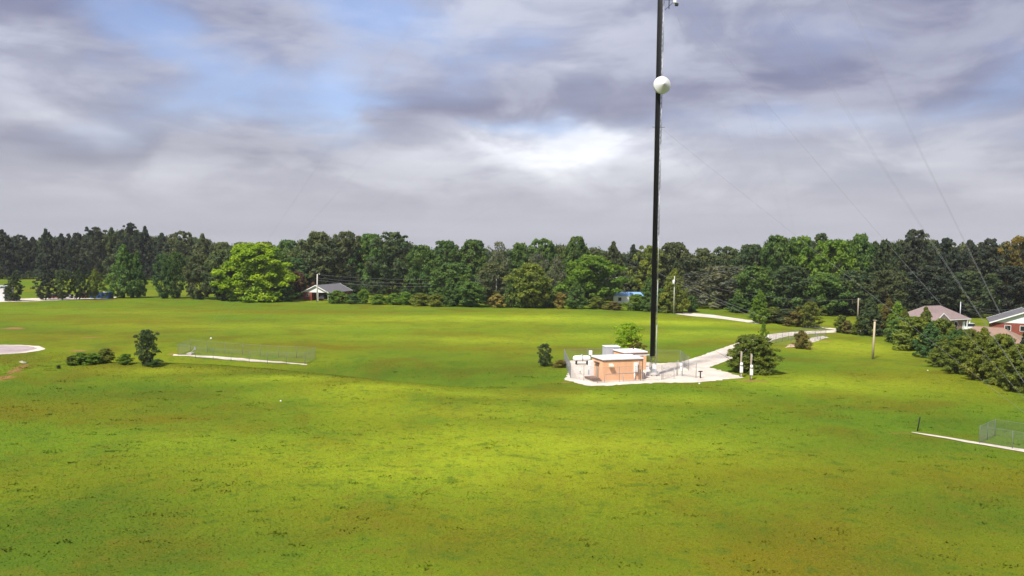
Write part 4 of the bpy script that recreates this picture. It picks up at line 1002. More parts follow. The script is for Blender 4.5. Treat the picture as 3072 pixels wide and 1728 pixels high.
vh = MB(); vh.poly([(0.75, -0.01, 2.25), (1.32, -0.01, 2.25), (1.32, -0.42, 1.98), (0.75, -0.42, 1.98), (0.75, -0.01, 1.82), (1.32, -0.01, 1.82), (1.32, -0.42, 1.80), (0.75, -0.42, 1.80)],
    [(0, 1, 2, 3), (3, 2, 6, 7), (0, 3, 7, 4), (1, 5, 6, 2), (4, 7, 6, 5), (0, 4, 5, 1)])
vh.build('vent_hood', mat('cream_paint', (0.66, 0.55, 0.42), 0.6), s1)
mt = MB().box(4.30, 4.82, -0.24, -0.004, 1.05, 2.25).build('meter_cabinet', WHITE, s1, bevel=0.02)
MB().box(4.34, 4.78, -0.262, -0.243, 1.10, 2.20).build('cabinet_door', WHITE, mt)
MB().tube([(4.40, -0.12, -0.1), (4.40, -0.12, 1.05)], 0.09, 8).build('conduit', WHITE, s1, True)
MB().tube([(5.0, -0.06, 0.0), (5.0, -0.06, 2.5)], 0.03, 6).build('conduit', GALV, s1, True)
MB().tube([(5.2, -0.06, 0.0), (5.2, -0.06, 1.4)], 0.03, 6).build('conduit', DARKST, s1, True)
MB().box(5.555, 5.60, 0.5, 1.3, 0.3, 1.2).build('louvre', GREYBOX, s1)
MB().box(5.60, 6.05, 0.15, 0.9, 0.0, 0.85).build('battery_box', mat('brown_box', (0.16, 0.12, 0.12), 0.8), s1, bevel=0.02)
# handrail in front
hr = tag(empty('pipe_rail', n1, SR), 'low horizontal pipe rail in front of the peach shelter', 'railing')
MB().tube([(-0.25, -0.95, 0.0), (-0.22, -0.95, 0.75), (-0.05, -0.95, 1.02), (0.3, -0.95, 1.05), (5.2, -0.95, 1.05)], 0.04, 8).build('rail', GALV, hr, True)
pm = MB().tube([(0, 0, -0.1), (0, 0, 1.05)], 0.035, 8).mesh('post', GALV, True)
for xx in (2.4, 5.2): link('post', pm, hr, (xx, -0.95, 0))
# wooden landing at the door
ld = tag(empty('wooden_landing', n1, SR), 'dark wooden landing at the left door of the peach shelter', 'landing')
for k in range(9): MB().box(-1.45, -0.12, 0.55 + k * 0.235, 0.765 + k * 0.235, 0.26, 0.31).build('plank', DECK, ld)
MB().box(-1.40, -1.32, 0.56, 2.64, -0.05, 0.257).build('side_beam', DECK, ld)
MB().box(-0.26, -0.18, 0.56, 2.64, -0.05, 0.257).build('side_beam', DECK, ld)
for k in range(2): MB().box(-1.4 + 0.02, -0.15, 0.18 - k * 0.34, 0.50 - k * 0.34, -0.02, 0.20 - k * 0.1).build('step', DECK, ld)
n2 = Vector((X_at(1879, 111.2), 111.2, 0)); n2.z = float(H(n2.x, n2.y))
s2 = shelter('equipment_shelter', n2, 3.4, 3.3, 2.35, R(20), 'second flat-roofed shelter half hidden behind the front one', 0.14)
MB().box(1.0, 1.5, -0.16, -0.004, 1.4, 2.0).build('vent_hood', WHITE, s2)
MB().tube([(2.6, 2.4, 2.6), (2.6, 2.4, 2.95)], 0.07, 8).build('roof_vent', DARKST, s2)
cbp = Vector((X_at(1822, 114.5), 114.5, float(H(13, 114))))
gb = tag(empty('generator_cabinet', cbp, R(12)), 'grey metal generator cabinet behind the shelters', 'cabinet')
MB().box(0, 2.1, 0, 1.7, 0.0, 2.85).build('housing', GREYBOX, gb, bevel=0.03)
MB().box(0.15, 0.95, -0.02, -0.003, 0.3, 2.2).build('door', GREYBOX, gb)
lv = MB()
for k in range(6): lv.box(1.1, 1.95, -0.025, -0.004, 2.15 + k * 0.09, 2.2 + k * 0.09)
lv.build('louvre', DARKST, gb)
MB().box(-0.05, 2.15, -0.05, 1.75, 2.853, 2.92).build('lid', WHITE, gb)
tkp = px(1745, 1094)
tk = tag(empty('propane_tank', tkp, R(6)), 'white horizontal gas tank on legs left of the shelter', 'tank')
prof = [(0.05, -1.32), (0.22, -1.27), (0.36, -1.14), (0.415, -0.95), (0.42, 0.95), (0.36, 1.14), (0.22, 1.27), (0.05, 1.32)]
MB().lathe(prof, 24, 'X', (0, 0, 0.92)).build('vessel', WHITE, tk, True)
for xx in (-0.8, 0.8):
    MB().box(xx - 0.08, xx + 0.08, -0.36, 0.36, 0.0, 0.60).build('saddle', DARKST, tk)
MB().lathe([(0.425, -0.05), (0.428, 0.05)], 24, 'X', (0.08, 0, 0.92)).build('band', DARKST, tk)
MB().lathe([(0.13, 1.33), (0.13, 1.45), (0.05, 1.49)], 12, 'Z').build('valve_cap', GREYBOX, tk, True)
mbp = px(1771, 1090)
bx1 = tag(empty('meter_box', mbp, R(8)), 'small white box on a post behind the gas tank', 'box')
MB().box(-0.24, 0.24, -0.14, 0.14, 1.25, 1.9).build('case', WHITE, bx1, bevel=0.02)
MB().tube([(0, 0.05, -0.1), (0, 0.05, 1.25)], 0.05, 8).build('post', GALV, bx1, True)
wp = tag(empty('white_post', px(1740, 1122)), 'short white marker post inside the fence left of the shelter', 'post')
MB().lathe([(0.09, -0.1), (0.09, 0.62), (0.05, 0.7)], 10).build('post', WHITE, wp, True)
MB().lathe([(0.095, 0.30), (0.095, 0.36)], 10).build('band', DARK, wp)
ib = tag(empty('cable_bridge', n1, SR), 'cable bridge with a white end from the shelter roof to the tower', 'cable bridge')
for yy in (1.15, 1.65): MB().box(5.0, 7.15, yy - 0.04, yy + 0.04, 3.0, 3.10).build('side_rail', WHITE, ib)
rb = MB().box(-0.02, 0.02, 1.2, 1.6, 3.02, 3.06).mesh('rung', GALV)
for k in range(8): link('rung', rb, ib, (5.1 + k * 0.27, 0, 0))
for k in range(5): MB().tube([(5.0, 1.25 + k * 0.075, 3.10), (7.0, 1.25 + k * 0.075, 3.10)], 0.03, 6).build('cable', BLACK, ib, True)
for yy in (1.15, 1.65): MB().tube([(6.2, yy, 0), (6.2, yy, 3.0)], 0.05, 8).build('post', DARKST, ib, True)
gc = tag(empty('ground_cabinet', px(1961, 1128), R(5)), 'low grey equipment box on the gravel at the tower foot', 'cabinet')
MB().box(-0.42, 0.42, -0.3, 0.3, 0.0, 0.12).build('plinth', DARKST, gc)
MB().box(-0.38, 0.38, -0.27, 0.27, 0.122, 0.95).build('case', GREYBOX, gc, bevel=0.03)
MB().box(-0.2, 0.3, -0.2, 0.2, 0.953, 1.5).build('upper_case', WHITE, gc, bevel=0.03)
gc2 = tag(empty('junction_box', px(1943, 1124), R(5)), 'small white junction box between shelter and tower', 'box')
MB().box(-0.2, 0.2, -0.15, 0.15, 0.35, 1.0).build('case', WHITE, gc2, bevel=0.02)
MB().box(-0.04, 0.04, -0.04, 0.04, -0.05, 0.35).build('post', GALV, gc2)
bh = tag(empty('h_frame', px(2006, 1138), R(2)), 'low pale pipe frame on the gravel right of the tower', 'frame')
for xx in (-0.75, 0.7): MB().tube([(xx, 0, -0.1), (xx, 0, 1.5)], 0.035, 8).build('post', GALV, bh, True)
for zz_ in (1.1, 1.48): MB().tube([(-0.75, 0, zz_), (0.7, 0, zz_)], 0.03, 8).build('rail', GALV, bh, True)
# two meter poles in front of the large bush
for (x, b, tp, lab) in ((2222, 1131, 1054, 'left meter pole with white boxes before the large bush'), (2252, 1139, 1061, 'right meter pole with a large white box before the large bush')):
    p = px(x, b); hgt = ztop(x, tp, p.y) - p.z
    e = tag(empty('meter_pole', p, R(4)), lab, 'pole', 'meter poles by the large bush')
    MB().lathe([(0.12, -0.2), (0.11, hgt * 0.5), (0.10, hgt)], 10).build('post', WOOD, e, True)
    MB().lathe([(0.17, 1.60), (0.19, 1.64), (0.19, 1.92), (0.10, 1.98)], 12, 'Z', (0, -0.22, 0)).build('meter', WHITE, e, True)
    MB().box(-0.19, 0.19, -0.30, -0.105, 0.62, 1.5).build('box', WHITE, e, bevel=0.02)
    MB().tube([(0.0, -0.16, 0.0), (0.0, -0.16, 0.62)], 0.035, 6).build('conduit', WHITE, e, True)
    MB().tube([(0.07, -0.12, 1.95), (0.07, -0.12, hgt - 0.1)], 0.025, 6).build('conduit', GALV, e, True)
rs = tag(empty('marker_post', px(2294, 1030)), 'short white marker post beside the driveway behind the large bush', 'post')
MB().box(-0.12, 0.12, -0.02, 0.02, 0.25, 1.05).build('plate', WHITE, rs)
MB().box(-0.04, 0.04, 0.021, 0.08, -0.1, 1.0).build('post', GALV, rs)

# ------------------------------------------------------------------ poles and overhead wires
def pole(x, b, tp, label, r=0.14, lean=0.0, m=WOOD, D=None):
    p = px(x, b) if D is None else colD(x, D); hgt = ztop(x, tp, p.y) - p.z
    e = tag(empty('utility_pole', p), label, 'pole'); e.rotation_euler = (0, lean, 0)
    MB().tube([(0, 0, -0.3), (0, 0, hgt)], [r, r * 0.75], 10).build('shaft', m, e, True)
    return e, p, hgt
PALE = mat('pale_pole_wood', (0.50, 0.48, 0.44), 0.8, 0, 0.1, 3)
e, pA, hA = pole(951, 906, 822, 'pale pole with a curved lamp head before the brick house', 0.22, 0.01, PALE)
MB().tube([(0, 0, hA - 0.5), (0.25, -0.1, hA + 0.05), (0.65, -0.2, hA + 0.08)], 0.06, 6).build('lamp_arm', PALE, e, True)
MB().lathe([(0.05, 0.05), (0.2, 0.0), (0.24, -0.12), (0.05, -0.2)], 12, 'Z', (0.75, -0.22, hA + 0.03)).build('lamp_head', GREYBOX, e, True)
e, pB, hB = pole(1489, 0, 832, 'bare thin pole rising from the shrubs in the middle', 0.17, 0.0, PALE, 244)
MB().box(-1.0, 1.0, -0.06, 0.06, hB - 0.25, hB - 0.12).build('cross_arm', PALE, e)
MB().box(-0.9, 0.9, -0.06, 0.06, hB - 7.4, hB - 7.2).build('cross_arm', PALE, e)
e, pC, hC = pole(1848, 0, 832, 'thin pole above the blue roofed mobile home', 0.12, 0.0, WOOD, 257)
MB().box(-0.2, 1.1, -0.06, 0.06, hC - 0.2, hC + 0.05).build('cross_arm', PALE, e)
e, pD, hD = pole(2023, 0, 828, 'pole with a white transformer at the light green pointed tree', 0.13, 0.0, PALE, 211)
MB().lathe([(0.1, hD - 2.2), (0.3, hD - 2.1), (0.3, hD - 1.1), (0.1, hD - 1.0)], 12, 'Z', (-0.25, -0.3, 0)).build('transformer', WHITE, e, True)
e, pE, hE = pole(2573, 960, 894, 'far wooden utility pole between lawn and woods on the right', 0.2, 0.0, WOOD)
MB().box(0.1, 0.5, -0.08, 0.08, hE - 0.35, hE - 0.15).build('bracket', GALV, e)
e, pF, hF = pole(2618, 1077, 962, 'short tilted wooden pole standing alone on the lawn', 0.19, R(1.2), mat('pale_brown_wood', (0.46, 0.38, 0.26), 0.85, 0, 0.12, 3))
MB().box(-0.2, 0.24, -0.2, 0.2, hF - 0.02, hF + 0.12).build('cap', WOOD, e, bevel=0.02)
e, pG, hG = pole(2884, 0, 905, 'thin grey pole between the mauve roof and the white gable', 0.14, 0.0, GALV, 192)
UW = mat('cable_grey', (0.16, 0.16, 0.17), 0.6, 0, 0.05, 1)
def topof(p, h, dz_=0.0): return Vector((p.x, p.y, p.z + h + dz_))
GWIRE = 'overhead utility wires'
for k, (dz_, sg_) in enumerate(((-0.2, 1.0), (-1.2, 1.3), (-1.9, 1.6))):
    wire_obj('utility_wire', topof(pA, hA, dz_), topof(pB, hB, dz_ * 0.8), sg_, 0.028, ('topmost', 'middle', 'lowest')[k] + ' overhead wire between lamp pole and the bare middle pole', 'wire', GWIRE, UW)
for k, (dz_, sg_) in enumerate(((-0.2, 0.8), (-1.6, 1.2))):
    wire_obj('utility_wire', topof(pB, hB, dz_), topof(pC, hC, dz_), sg_, 0.026, ('upper', 'lower')[k] + ' overhead wire from the middle pole to the mobile home pole', 'wire', GWIRE, UW)
wire_obj('utility_wire', topof(pC, hC, 0), Vector((X_at(1970, 214), 214, ztop(1970, 815, 214))), 0.5, 0.026, 'overhead wire rising from the mobile home pole behind the tower', 'wire', GWIRE, UW)
endw = px(2262, 955); 
for k in range(2):
    wire_obj('utility_wire', Vector((X_at(1970, 214), 214, ztop(1970, 815, 214) - 0.1)) if k == 0 else topof(pD, hD, -0.8), Vector((X_at(2262 + 30 * k, 176), 176 - k * 3, ztop(2262, 950, 176))), 0.4, 0.03, ('upper' if k == 0 else 'lower') + ' overhead wire slanting down to the right past the transformer pole', 'wire', GWIRE, UW)
wire_obj('utility_wire', topof(pD, hD, -0.3), topof(pE, hE, -0.3), 2.2, 0.022, 'overhead wire across the grey weeping tree to the far utility pole', 'wire', GWIRE, UW)
for k in range(3):
    wire_obj('utility_wire', topof(pG, hG, -0.3 - 0.7 * k), Vector((110, 176 - k, pG.z + hG - 0.6 - 0.7 * k)), 0.7, 0.02, ('top', 'middle', 'bottom')[k] + ' overhead wire leaving the thin grey pole to the right edge', 'wire', GWIRE, UW)

# ------------------------------------------------------------------ houses
def gable_roof(e, L, Wd, h, rh, m, trim, over=0.45, th=0.16):
    mb = MB()
    for s in (-1, 1):
        a = [(-L / 2 - over, s * (Wd / 2 + over), h - over * rh / (Wd / 2)), (L / 2 + over, s * (Wd / 2 + over), h - over * rh / (Wd / 2)), (L / 2 + over, 0, h + rh), (-L / 2 - over, 0, h + rh)]
        b = [(x, y, z + th) for x, y, z in a]
        o = MB().poly(a + b, [(0, 1, 2, 3), (4, 5, 6, 7), (0, 1, 5, 4), (1, 2, 6, 5), (2, 3, 7, 6), (3, 0, 4, 7)]).build('roof_slope', m, e)
        for xe in (-1, 1):
            x0 = xe * (L / 2 + over + 0.004); x1 = x0 + xe * 0.05
            q = [(s * (Wd / 2 + over), h - over * rh / (Wd / 2) - 0.06), (0, h + rh - 0.06), (0, h + rh + th + 0.04), (s * (Wd / 2 + over), h - over * rh / (Wd / 2) + th + 0.04)]
            MB().poly([(x0, y, z) for y, z in q] + [(x1, y, z) for y, z in q], [(0, 1, 2, 3), (4, 5, 6, 7), (0, 1, 5, 4), (1, 2, 6, 5), (2, 3, 7, 6), (3, 0, 4, 7)]).build('barge_board', trim, o)
    for xe in (-1, 1):
        x0, x1 = xe * (L / 2 + 0.012), xe * (L / 2 - 0.1)
        q = [(-Wd / 2 - 0.3, h - 0.02), (Wd / 2 + 0.3, h - 0.02), (0, h + rh - 0.06)]
        MB().poly([(x0, y, z) for y, z in q] + [(x1, y, z) for y, z in q], [(0, 1, 2), (3, 4, 5), (0, 1, 4, 3), (1, 2, 5, 4), (2, 0, 3, 5)]).build('gable', trim, e)
def window(e, x, y, z, wd, hh, ax, frame=WHITE):
    """ax: 'x' window lies in a wall facing -x or +x (sign by wd), 'y' in a wall facing -y"""
    if ax == 'y':
        f = MB().box(x - wd / 2, x + wd / 2, y - 0.06, y - 0.004, z, z + hh).build('window', frame, e)
        MB().box(x - wd / 2 + 0.08, x + wd / 2 - 0.08, y - 0.075, y - 0.063, z + 0.08, z + hh - 0.08).build('pane', GLASS, f)
    else:
        s = ax
        f = MB().box(min(x + s * 0.004, x + s * 0.06), max(x + s * 0.004, x + s * 0.06), y - wd / 2, y + wd / 2, z, z + hh).build('window', frame, e)
        MB().box(min(x + s * 0.063, x + s * 0.075), max(x + s * 0.063, x + s * 0.075), y - wd / 2 + 0.08, y + wd / 2 - 0.08, z + 0.08, z + hh - 0.08).build('pane', GLASS, f)
# brick house with carport
hp = colD(948, 250) + Vector((1.9, 7.8, 0)); hp.z = float(H(hp.x, hp.y))
h1 = tag(empty('brick_house', hp, R(76)), 'low red brick house with grey roof and white gable behind the lamp pole', 'house')
Lh, Wh, hh_ = 16.0, 8.6, 2.5
# gable end with the open carport faces the field
MB().box(-Lh / 2, -Lh / 2 + 5.0, Wh / 2 - 2.9, Wh / 2, -0.2, hh_).build('wall', BRICK, h1)
MB().box(-Lh / 2 + 5.002, Lh / 2, -Wh / 2, Wh / 2, -0.2, hh_).build('wall', BRICK, h1)
gable_roof(h1, Lh, Wh, hh_ + 0.02, 2.1, SHING, WHITE)
for yy in (-Wh / 2 + 0.25, -0.6): MB().box(-Lh / 2 + 0.1, -Lh / 2 + 0.3, yy - 0.1, yy + 0.1, -0.2, hh_ - 0.005).build('carport_post', WHITE, h1)
window(h1, -Lh / 2, Wh / 2 - 1.5, 1.2, 0.9, 0.8, -1)
for xx in (-1, 2.5, 5.8): window(h1, xx, -Wh / 2, 1.0, 1.4, 1.1, 'y')
# white mobile home with blue roof
mp = colD(1890, 250)
h2 = tag(empty('mobile_home', mp, R(-4)), 'white mobile home with a light blue roof behind the field edge', 'mobile home')
MB().box(-5.2, 5.2, -2.0, 2.0, 0.4, 2.85).build('wall', WHITE, h2)
MB().box(-5.1, 5.1, -1.9, 1.9, -0.2, 0.398).build('skirting', GREYBOX, h2)
MB().poly([(-5.4, -2.2, 2.855), (5.4, -2.2, 2.855), (5.4, 0, 3.95), (-5.4, 0, 3.95), (-5.4, 2.2, 2.855), (5.4, 2.2, 2.855)], [(0, 1, 2, 3), (3, 2, 5, 4), (0, 3, 4), (1, 5, 2), (0, 4, 5, 1)]).build('roof', BLUEMET, h2)
for xx in (-3.2, 0.2, 3.4): window(h2, xx, -2.0, 1.2, 1.0, 1.1, 'y', mat('dark_frame', (0.2, 0.2, 0.22), 0.5))
MB().box(1.4, 2.3, -2.05, -2.004, 0.42, 2.4).build('door', GREYBOX, h2)
# mauve hip roofed house
def hip_roof(e, L, Wd, h, rh, m, trim, over=0.5):
    a = [(-L / 2 - over, -Wd / 2 - over), (L / 2 + over, -Wd / 2 - over), (L / 2 + over, Wd / 2 + over), (-L / 2 - over, Wd / 2 + over)]
    r = max(0.3, L / 2 - Wd * 0.42)
    vs = [(x, y, h) for x, y in a] + [(-r, 0, h + rh), (r, 0, h + rh)]
    o = MB().poly(vs, [(0, 1, 5, 4), (1, 2, 5), (2, 3, 4, 5), (3, 0, 4), (0, 3, 2, 1)]).build('roof', m, e)
    MB().box(-L / 2 - over - 0.03, L / 2 + over + 0.03, -Wd / 2 - over - 0.03, Wd / 2 + over + 0.03, h - 0.2, h - 0.003).build('fascia', trim, o)
    MB().tube([(-r, 0, h + rh), (r, 0, h + rh)], 0.07, 6).build('ridge_cap', m, o)
h3p = colD(2800, 181)
h3 = tag(empty('hip_roof_house', h3p, R(28)), 'brown brick house with a mauve shingle hip roof behind the right hedge', 'house')
MB().box(-6.4, 6.4, -4.2, 4.2, -0.3, 2.55).build('wall', BRICKD, h3)
hip_roof(h3, 12.8, 8.4, 2.75, 2.7, SHINGP, WHITE)
for xx in (-4, -0.5, 2.2): window(h3, xx, -4.2, 0.9, 1.2, 1.3, 'y')
MB().box(4.6, 5.5, -4.26, -4.204, 0.0, 2.1).build('door', WHITE, h3)
for xx in (5.7, 6.6): MB().box(xx - 0.09, xx + 0.09, -4.66, -4.48, -0.3, 2.54).build('porch_post', WHITE, h3)
# its projecting gable
gw = empty('front_gable', (-4.6, -4.6, 0), R(90)); gw.parent = h3
MB().box(-0.8, 0.8, -2.0, 2.0, -0.3, 2.6).build('gable_wall', mat('cream_siding', (0.62, 0.57, 0.50), 0.8), gw)
MB().poly([(-1.25, -2.5, 2.60), (-1.25, 2.5, 2.60), (-1.25, 0, 4.2), (1.9, -2.5, 2.60), (1.9, 2.5, 2.60), (1.9, 0, 4.2)], [(0, 2, 1), (0, 3, 5, 2), (1, 2, 5, 4), (3, 4, 5), (0, 1, 4, 3)]).build('gable_roof', SHINGP, gw)
MB().poly([(-1.30, -2.55, 2.5), (-1.30, 0, 4.15), (-1.30, 2.55, 2.5), (-1.30, 2.55, 2.75), (-1.30, 0, 4.4), (-1.30, -2.55, 2.75), (-1.255, -2.55, 2.5), (-1.255, 0, 4.15), (-1.255, 2.55, 2.5), (-1.255, 2.55, 2.75), (-1.255, 0, 4.4), (-1.255, -2.55, 2.75)],
    [(0, 1, 4, 5), (1, 2, 3, 4), (6, 7, 10, 11), (7, 8, 9, 10), (0, 6, 11, 5), (2, 3, 9, 8), (5, 4, 10, 11), (4, 3, 9, 10), (0, 1, 7, 6), (1, 2, 8, 7)]).build('barge_board', WHITE, gw)
# white gable, red brick house at the edge
h4p = colD(3078, 176)
h4 = tag(empty('gable_house', h4p, R(62)), 'red brick house with a broad white gable at the right edge', 'house')
MB().box(-5, 8, -6.3, 6.3, -0.3, 2.5).build('wall', BRICK, h4)
gable_roof(h4, 13, 12.6, 2.52, 2.5, SHING, WHITE, 0.6)
for ob in h4.children:
    if ob.name.startswith(('roof_slope', 'gable')): ob.location.x += 1.5
for yy in (-4.2, 0.6, 3.4): window(h4, -5, yy, 0.8, 1.2, 1.2, -1)
# tan roofed house just behind the hedge
h5p = colD(2972, 134)
h5 = tag(empty('tan_roof_house', h5p, R(-38)), 'low house with a tan shingle roof close behind the right hedge', 'house')
MB().box(-5.5, 5.5, -4.0, 4.0, -0.3, 2.35).build('wall', BRICKD, h5)
hip_roof(h5, 11, 8, 2.5, 2.3, SHINGB, WHITE)
window(h5, -2, -4.0, 0.9, 1.3, 1.2, 'y'); window(h5, 2.5, -4.0, 0.9, 1.3, 1.2, 'y')

# ------------------------------------------------------------------ vehicles
def car(p, rz, label, body, kind='suv', group='vehicles parked by the houses'):
    e = tag(empty('parked_car', p, rz), label, 'car', group)
    Lc, hc = (4.5, 1.68) if kind == 'suv' else (4.4, 1.42)
    wdt = 0.9
    sec = [(-Lc / 2, 0.45, 0.78), (-Lc / 2 + 0.12, 0.34, 0.92), (-Lc / 2 + 0.9, 0.30, 1.0), (Lc / 2 - 1.1, 0.30, 0.98), (Lc / 2 - 0.15, 0.33, 0.82), (Lc / 2, 0.45, 0.68)]
    vs, fs = [], []
    for x, z0, z1 in sec:
        vs += [(x, -wdt, z0), (x, wdt, z0), (x, wdt * 0.97, z1), (x, -wdt * 0.97, z1)]
    for i in range(len(sec) - 1):
        for k in range(4): fs.append((i * 4 + k, i * 4 + (k + 1) % 4, (i + 1) * 4 + (k + 1) % 4, (i + 1) * 4 + k))
    fs += [(0, 1, 2, 3), tuple((len(sec) - 1) * 4 + k for k in (3, 2, 1, 0))]
    MB().poly(vs, fs).build('body', body, e, False, 0.05)
    if kind == 'suv': g = [(-Lc / 2 + 0.15, 0.98), (-Lc / 2 + 0.45, hc), (Lc / 2 - 1.9, hc), (Lc / 2 - 1.1, 0.97)]
    else: g = [(-Lc / 2 + 0.7, 0.99), (-Lc / 2 + 1.35, hc), (Lc / 2 - 2.0, hc), (Lc / 2 - 1.15, 0.97)]
    if kind == 'pickup': g = [(-0.3, 0.99), (-0.15, hc + 0.2), (0.75, hc + 0.2), (Lc / 2 - 1.05, 0.97)]
    vs = [(x, -0.82 if z < 1.2 else -0.66, z) for x, z in g] + [(x, 0.82 if z < 1.2 else 0.66, z) for x, z in g]
    MB().poly(vs, [(0, 1, 2, 3), (7, 6, 5, 4), (0, 4, 5, 1), (1, 5, 6, 2), (2, 6, 7, 3), (3, 7, 4, 0)]).build('window_band', GLASS, e)
    MB().box(g[1][0] - 0.05, g[2][0] + 0.05, -0.68, 0.68, g[1][1] + 0.003, g[1][1] + 0.06).build('roof', body, e, bevel=0.02)
    for x in (-Lc / 2 + 0.85, Lc / 2 - 0.9):
        for s in (-1, 1):
            wh = empty('wheel', (x, s * 0.83, 0.33)); wh.parent = e
            link('tyre', WHEEL[0], wh); link('rim', WHEEL[1], wh)
    for s in (-1, 1):
        MB().box(Lc / 2 - 0.08, Lc / 2 + 0.02, s * 0.62 - 0.16, s * 0.62 + 0.16, 0.58, 0.72).build('headlight', WHITE, e)
        MB().box(-Lc / 2 - 0.02, -Lc / 2 + 0.08, s * 0.68 - 0.12, s * 0.68 + 0.12, 0.6, 0.78).build('tail_light', CARR, e)
    return e
WHEEL = (MB().lathe([(0.20, -0.11), (0.31, -0.11), (0.33, -0.07), (0.33, 0.07), (0.31, 0.11), (0.20, 0.11)], 18, 'Y').mesh('tyre', TYRE, True),
         MB().lathe([(0.06, -0.118), (0.19, -0.112), (0.20, 0.112), (0.06, 0.118)], 14, 'Y').mesh('rim', GALV, True))
car(px(2893, 992), R(172), 'white sport utility car parked right of the mauve roofed house', CARW, 'suv')
car(px(2828, 1008), R(160), 'white saloon car glimpsed through the right hedge', CARW, 'saloon')
car(px(2836, 1000), R(165), 'gold car behind the white saloon in the right hedge gap', CARG, 'suv')
car(px(30, 901), R(175), 'dark pickup under the leftmost small pine', CARD, 'pickup', 'vehicles on the gravel lot')
car(px(200, 895), R(10), 'silver car on the gravel lot behind the row of small pines', CARS, 'saloon', 'vehicles on the gravel lot')
car(px(255, 894), R(95), 'red car beside the blue container', CARR, 'suv', 'vehicles on the gravel lot')
car(px(168, 896), R(175), 'dark red car behind the second small pine', mat('maroon_paint', (0.12, 0.02, 0.02), 0.3), 'suv', 'vehicles on the gravel lot')
cp = hp + Matrix.Rotation(R(76), 3, 'Z') @ Vector((-Lh / 2 + 2.6, -1.6, 0))
car(cp, R(76), 'dark car standing in the carport of the red brick house', CARD, 'suv')
bc = tag(empty('blue_container', px(306, 895), R(-3)), 'blue storage container with a white patch on its roof edge', 'container')
MB().box(-3.0, 3.0, -1.2, 1.2, 0.0, 1.95).build('body', BLUESH, bc)
rbm = MB().box(-0.06, 0.06, -1.23, -1.203, 0.1, 1.85).mesh('rib', BLUESH)
for k in range(16): link('rib', rbm, bc, (-2.85 + k * 0.38, 0, 0))
MB().box(0.6, 2.5, -1.26, -0.4, 1.953, 2.03).build('lid', WHITE, bc)
wb = tag(empty('white_shed', px(-22, 903), R(4)), 'white metal shed cut by the left edge of the photo', 'shed')
MB().box(-4, 3.2, 0, 5, -0.1, 4.0).build('wall', mat('pale_siding', (0.62, 0.60, 0.62), 0.6), wb)
MB().box(-4.15, 3.35, -0.15, 5.15, 4.003, 4.2).build('roof', GREYBOX, wb)
cu = tag(empty('culvert', px(66, 1088), R(-25)), 'pale stone culvert mouth below the turning circle', 'culvert')
MB().box(-0.7, 0.7, 0.0, 0.3, -0.6, 0.10).build('headwall', ASPHALT, cu, bevel=0.03)
MB().lathe([(0.28, -0.05), (0.36, -0.05), (0.36, 0.02)], 14, 'Y', (0, -0.02, -0.1)).build('pipe', CONCRETE, cu)
for (x, y, s, lab) in ((633, 1017, 0.17, 'tiny white marker on the grass above the left fence'), (842, 1204, 0.09, 'tiny white marker in the near grass left of centre'), (2783, 1112, 0.08, 'tiny pale marker on the grass near the right hedge'), (2098, 1152, 0.10, 'tiny pale stone at the gravel edge below the dark bollard')):
    mk = tag(empty('survey_marker', px(x, y)), lab, 'marker')
    MB().lathe([(s, -0.05), (s * 0.95, s), (s * 0.6, s * 1.4), (s * 0.1, s * 1.5)], 10).build('cap', WHITE, mk, True)

# ------------------------------------------------------------------ grass blades on the near meadow
g = np.random.default_rng(3)
N = 260000
v = g.uniform(0, 1, N)
D = 34 * (120 / 34) ** np.sqrt(v * 0.98)            # denser close to the viewer
X = g.uniform(-0.70, 0.70, N) * D
kind_ = np.zeros(N)
# taller weed clumps here and there
M = 420
cd_ = 36 * (112 / 36) ** np.sqrt(g.uniform(0, 1, M)); cx_ = g.uniform(-0.68, 0.68, M) * cd_
cs_ = g.uniform(0.12, 0.42, M) * np.where(g.uniform(0, 1, M) > 0.93, 2.2, 1)
ci = np.repeat(np.arange(M), 26)
X = np.concatenate([X, cx_[ci] + g.normal(0, 1, len(ci)) * cs_[ci] * 1.5]); D = np.concatenate([D, cd_[ci] + g.normal(0, 1, len(ci)) * cs_[ci] * 0.7]); kind_ = np.concatenate([kind_, np.ones(len(ci))])
pad = np.array(pxs((1680, 1080), (1690, 1165), (2240, 1140), (2140, 1080)))
ok = ~inside(pad, X, D)
a, b = np.array(px(2736, 1297)[:2]), np.array(px(3240, 1380)[:2]); ab = b - a
t_ = np.clip(((X - a[0]) * ab[0] + (D - a[1]) * ab[1]) / (ab @ ab), 0, 1)
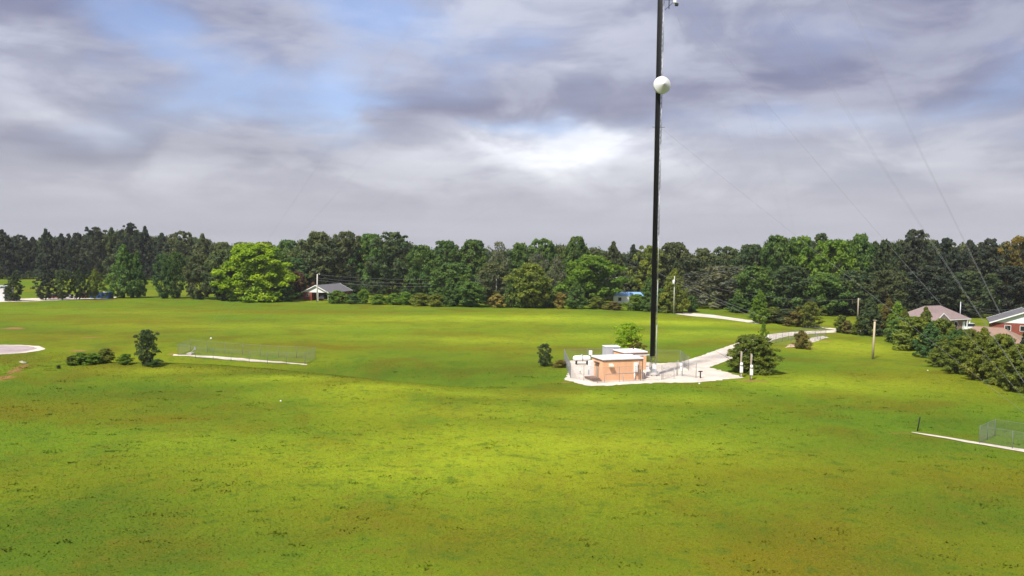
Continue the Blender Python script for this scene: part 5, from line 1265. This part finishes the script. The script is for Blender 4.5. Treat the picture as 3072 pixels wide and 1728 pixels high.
ok &= np.hypot(X - a[0] - t_ * ab[0], D - a[1] - t_ * ab[1]) > 1.4
X, D, kind_ = X[ok], D[ok], kind_[ok]
n = len(X); Z = H(X, D)
hgt = np.where(kind_ > 0, g.uniform(0.04, 0.12, n), g.uniform(0.012, 0.042, n))
wid = np.where(kind_ > 0, g.uniform(0.03, 0.08, n), g.uniform(0.025, 0.075, n))
a = g.uniform(0, 6.28, n); lean = g.normal(0, 1, (n, 2)) * hgt[:, None] * 0.9
ca, sa = np.cos(a) * wid, np.sin(a) * wid
B0 = np.stack([X - ca, D - sa, Z - 0.01], 1); B1 = np.stack([X + ca, D + sa, Z - 0.01], 1)
T1 = np.stack([X + ca * 0.45 + lean[:, 0], D + sa * 0.45 + lean[:, 1], Z + hgt], 1)
T0 = np.stack([X - ca * 0.5 + lean[:, 0] * 0.6, D - sa * 0.5 + lean[:, 1] * 0.6, Z + hgt * g.uniform(0.6, 1, n)], 1)
V = np.stack([B0, B1, T1, T0], 1).reshape(-1, 3)
tint = np.where(kind_ > 0, g.uniform(0.34, 0.62, n), np.clip(0.62 + 0.16 * g.normal(size=n), 0.38, 1))
tm = np_mesh('meadow_tufts', V, np.arange(4 * n).reshape(n, 4), TUFT, np.repeat(tint, 4))
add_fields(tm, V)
tag(link('meadow_tufts', tm), 'short uneven grass tufts over the near meadow', 'grass', None, 'stuff')

# ------------------------------------------------------------------ damp summer air
hz = MB().box(xs[0] - 20, xs[-1] + 20, ys[0] - 20, ys[-1] + 20, -4.0, 104.0).build('haze', None)
hm = bpy.data.materials.new('haze'); hm.use_nodes = True
hm.node_tree.nodes.clear()
ho = hm.node_tree.nodes.new('ShaderNodeOutputMaterial'); hv = hm.node_tree.nodes.new('ShaderNodeVolumePrincipled')
hv.inputs['Color'].default_value = (0.86, 0.9, 1.0, 1); hv.inputs['Density'].default_value = 0.00009
hm.node_tree.links.new(hv.outputs[0], ho.inputs['Volume'])
hz.data.materials.append(hm)
tag(hz, 'thin pale haze in the air over the whole field', 'haze', None, 'stuff')
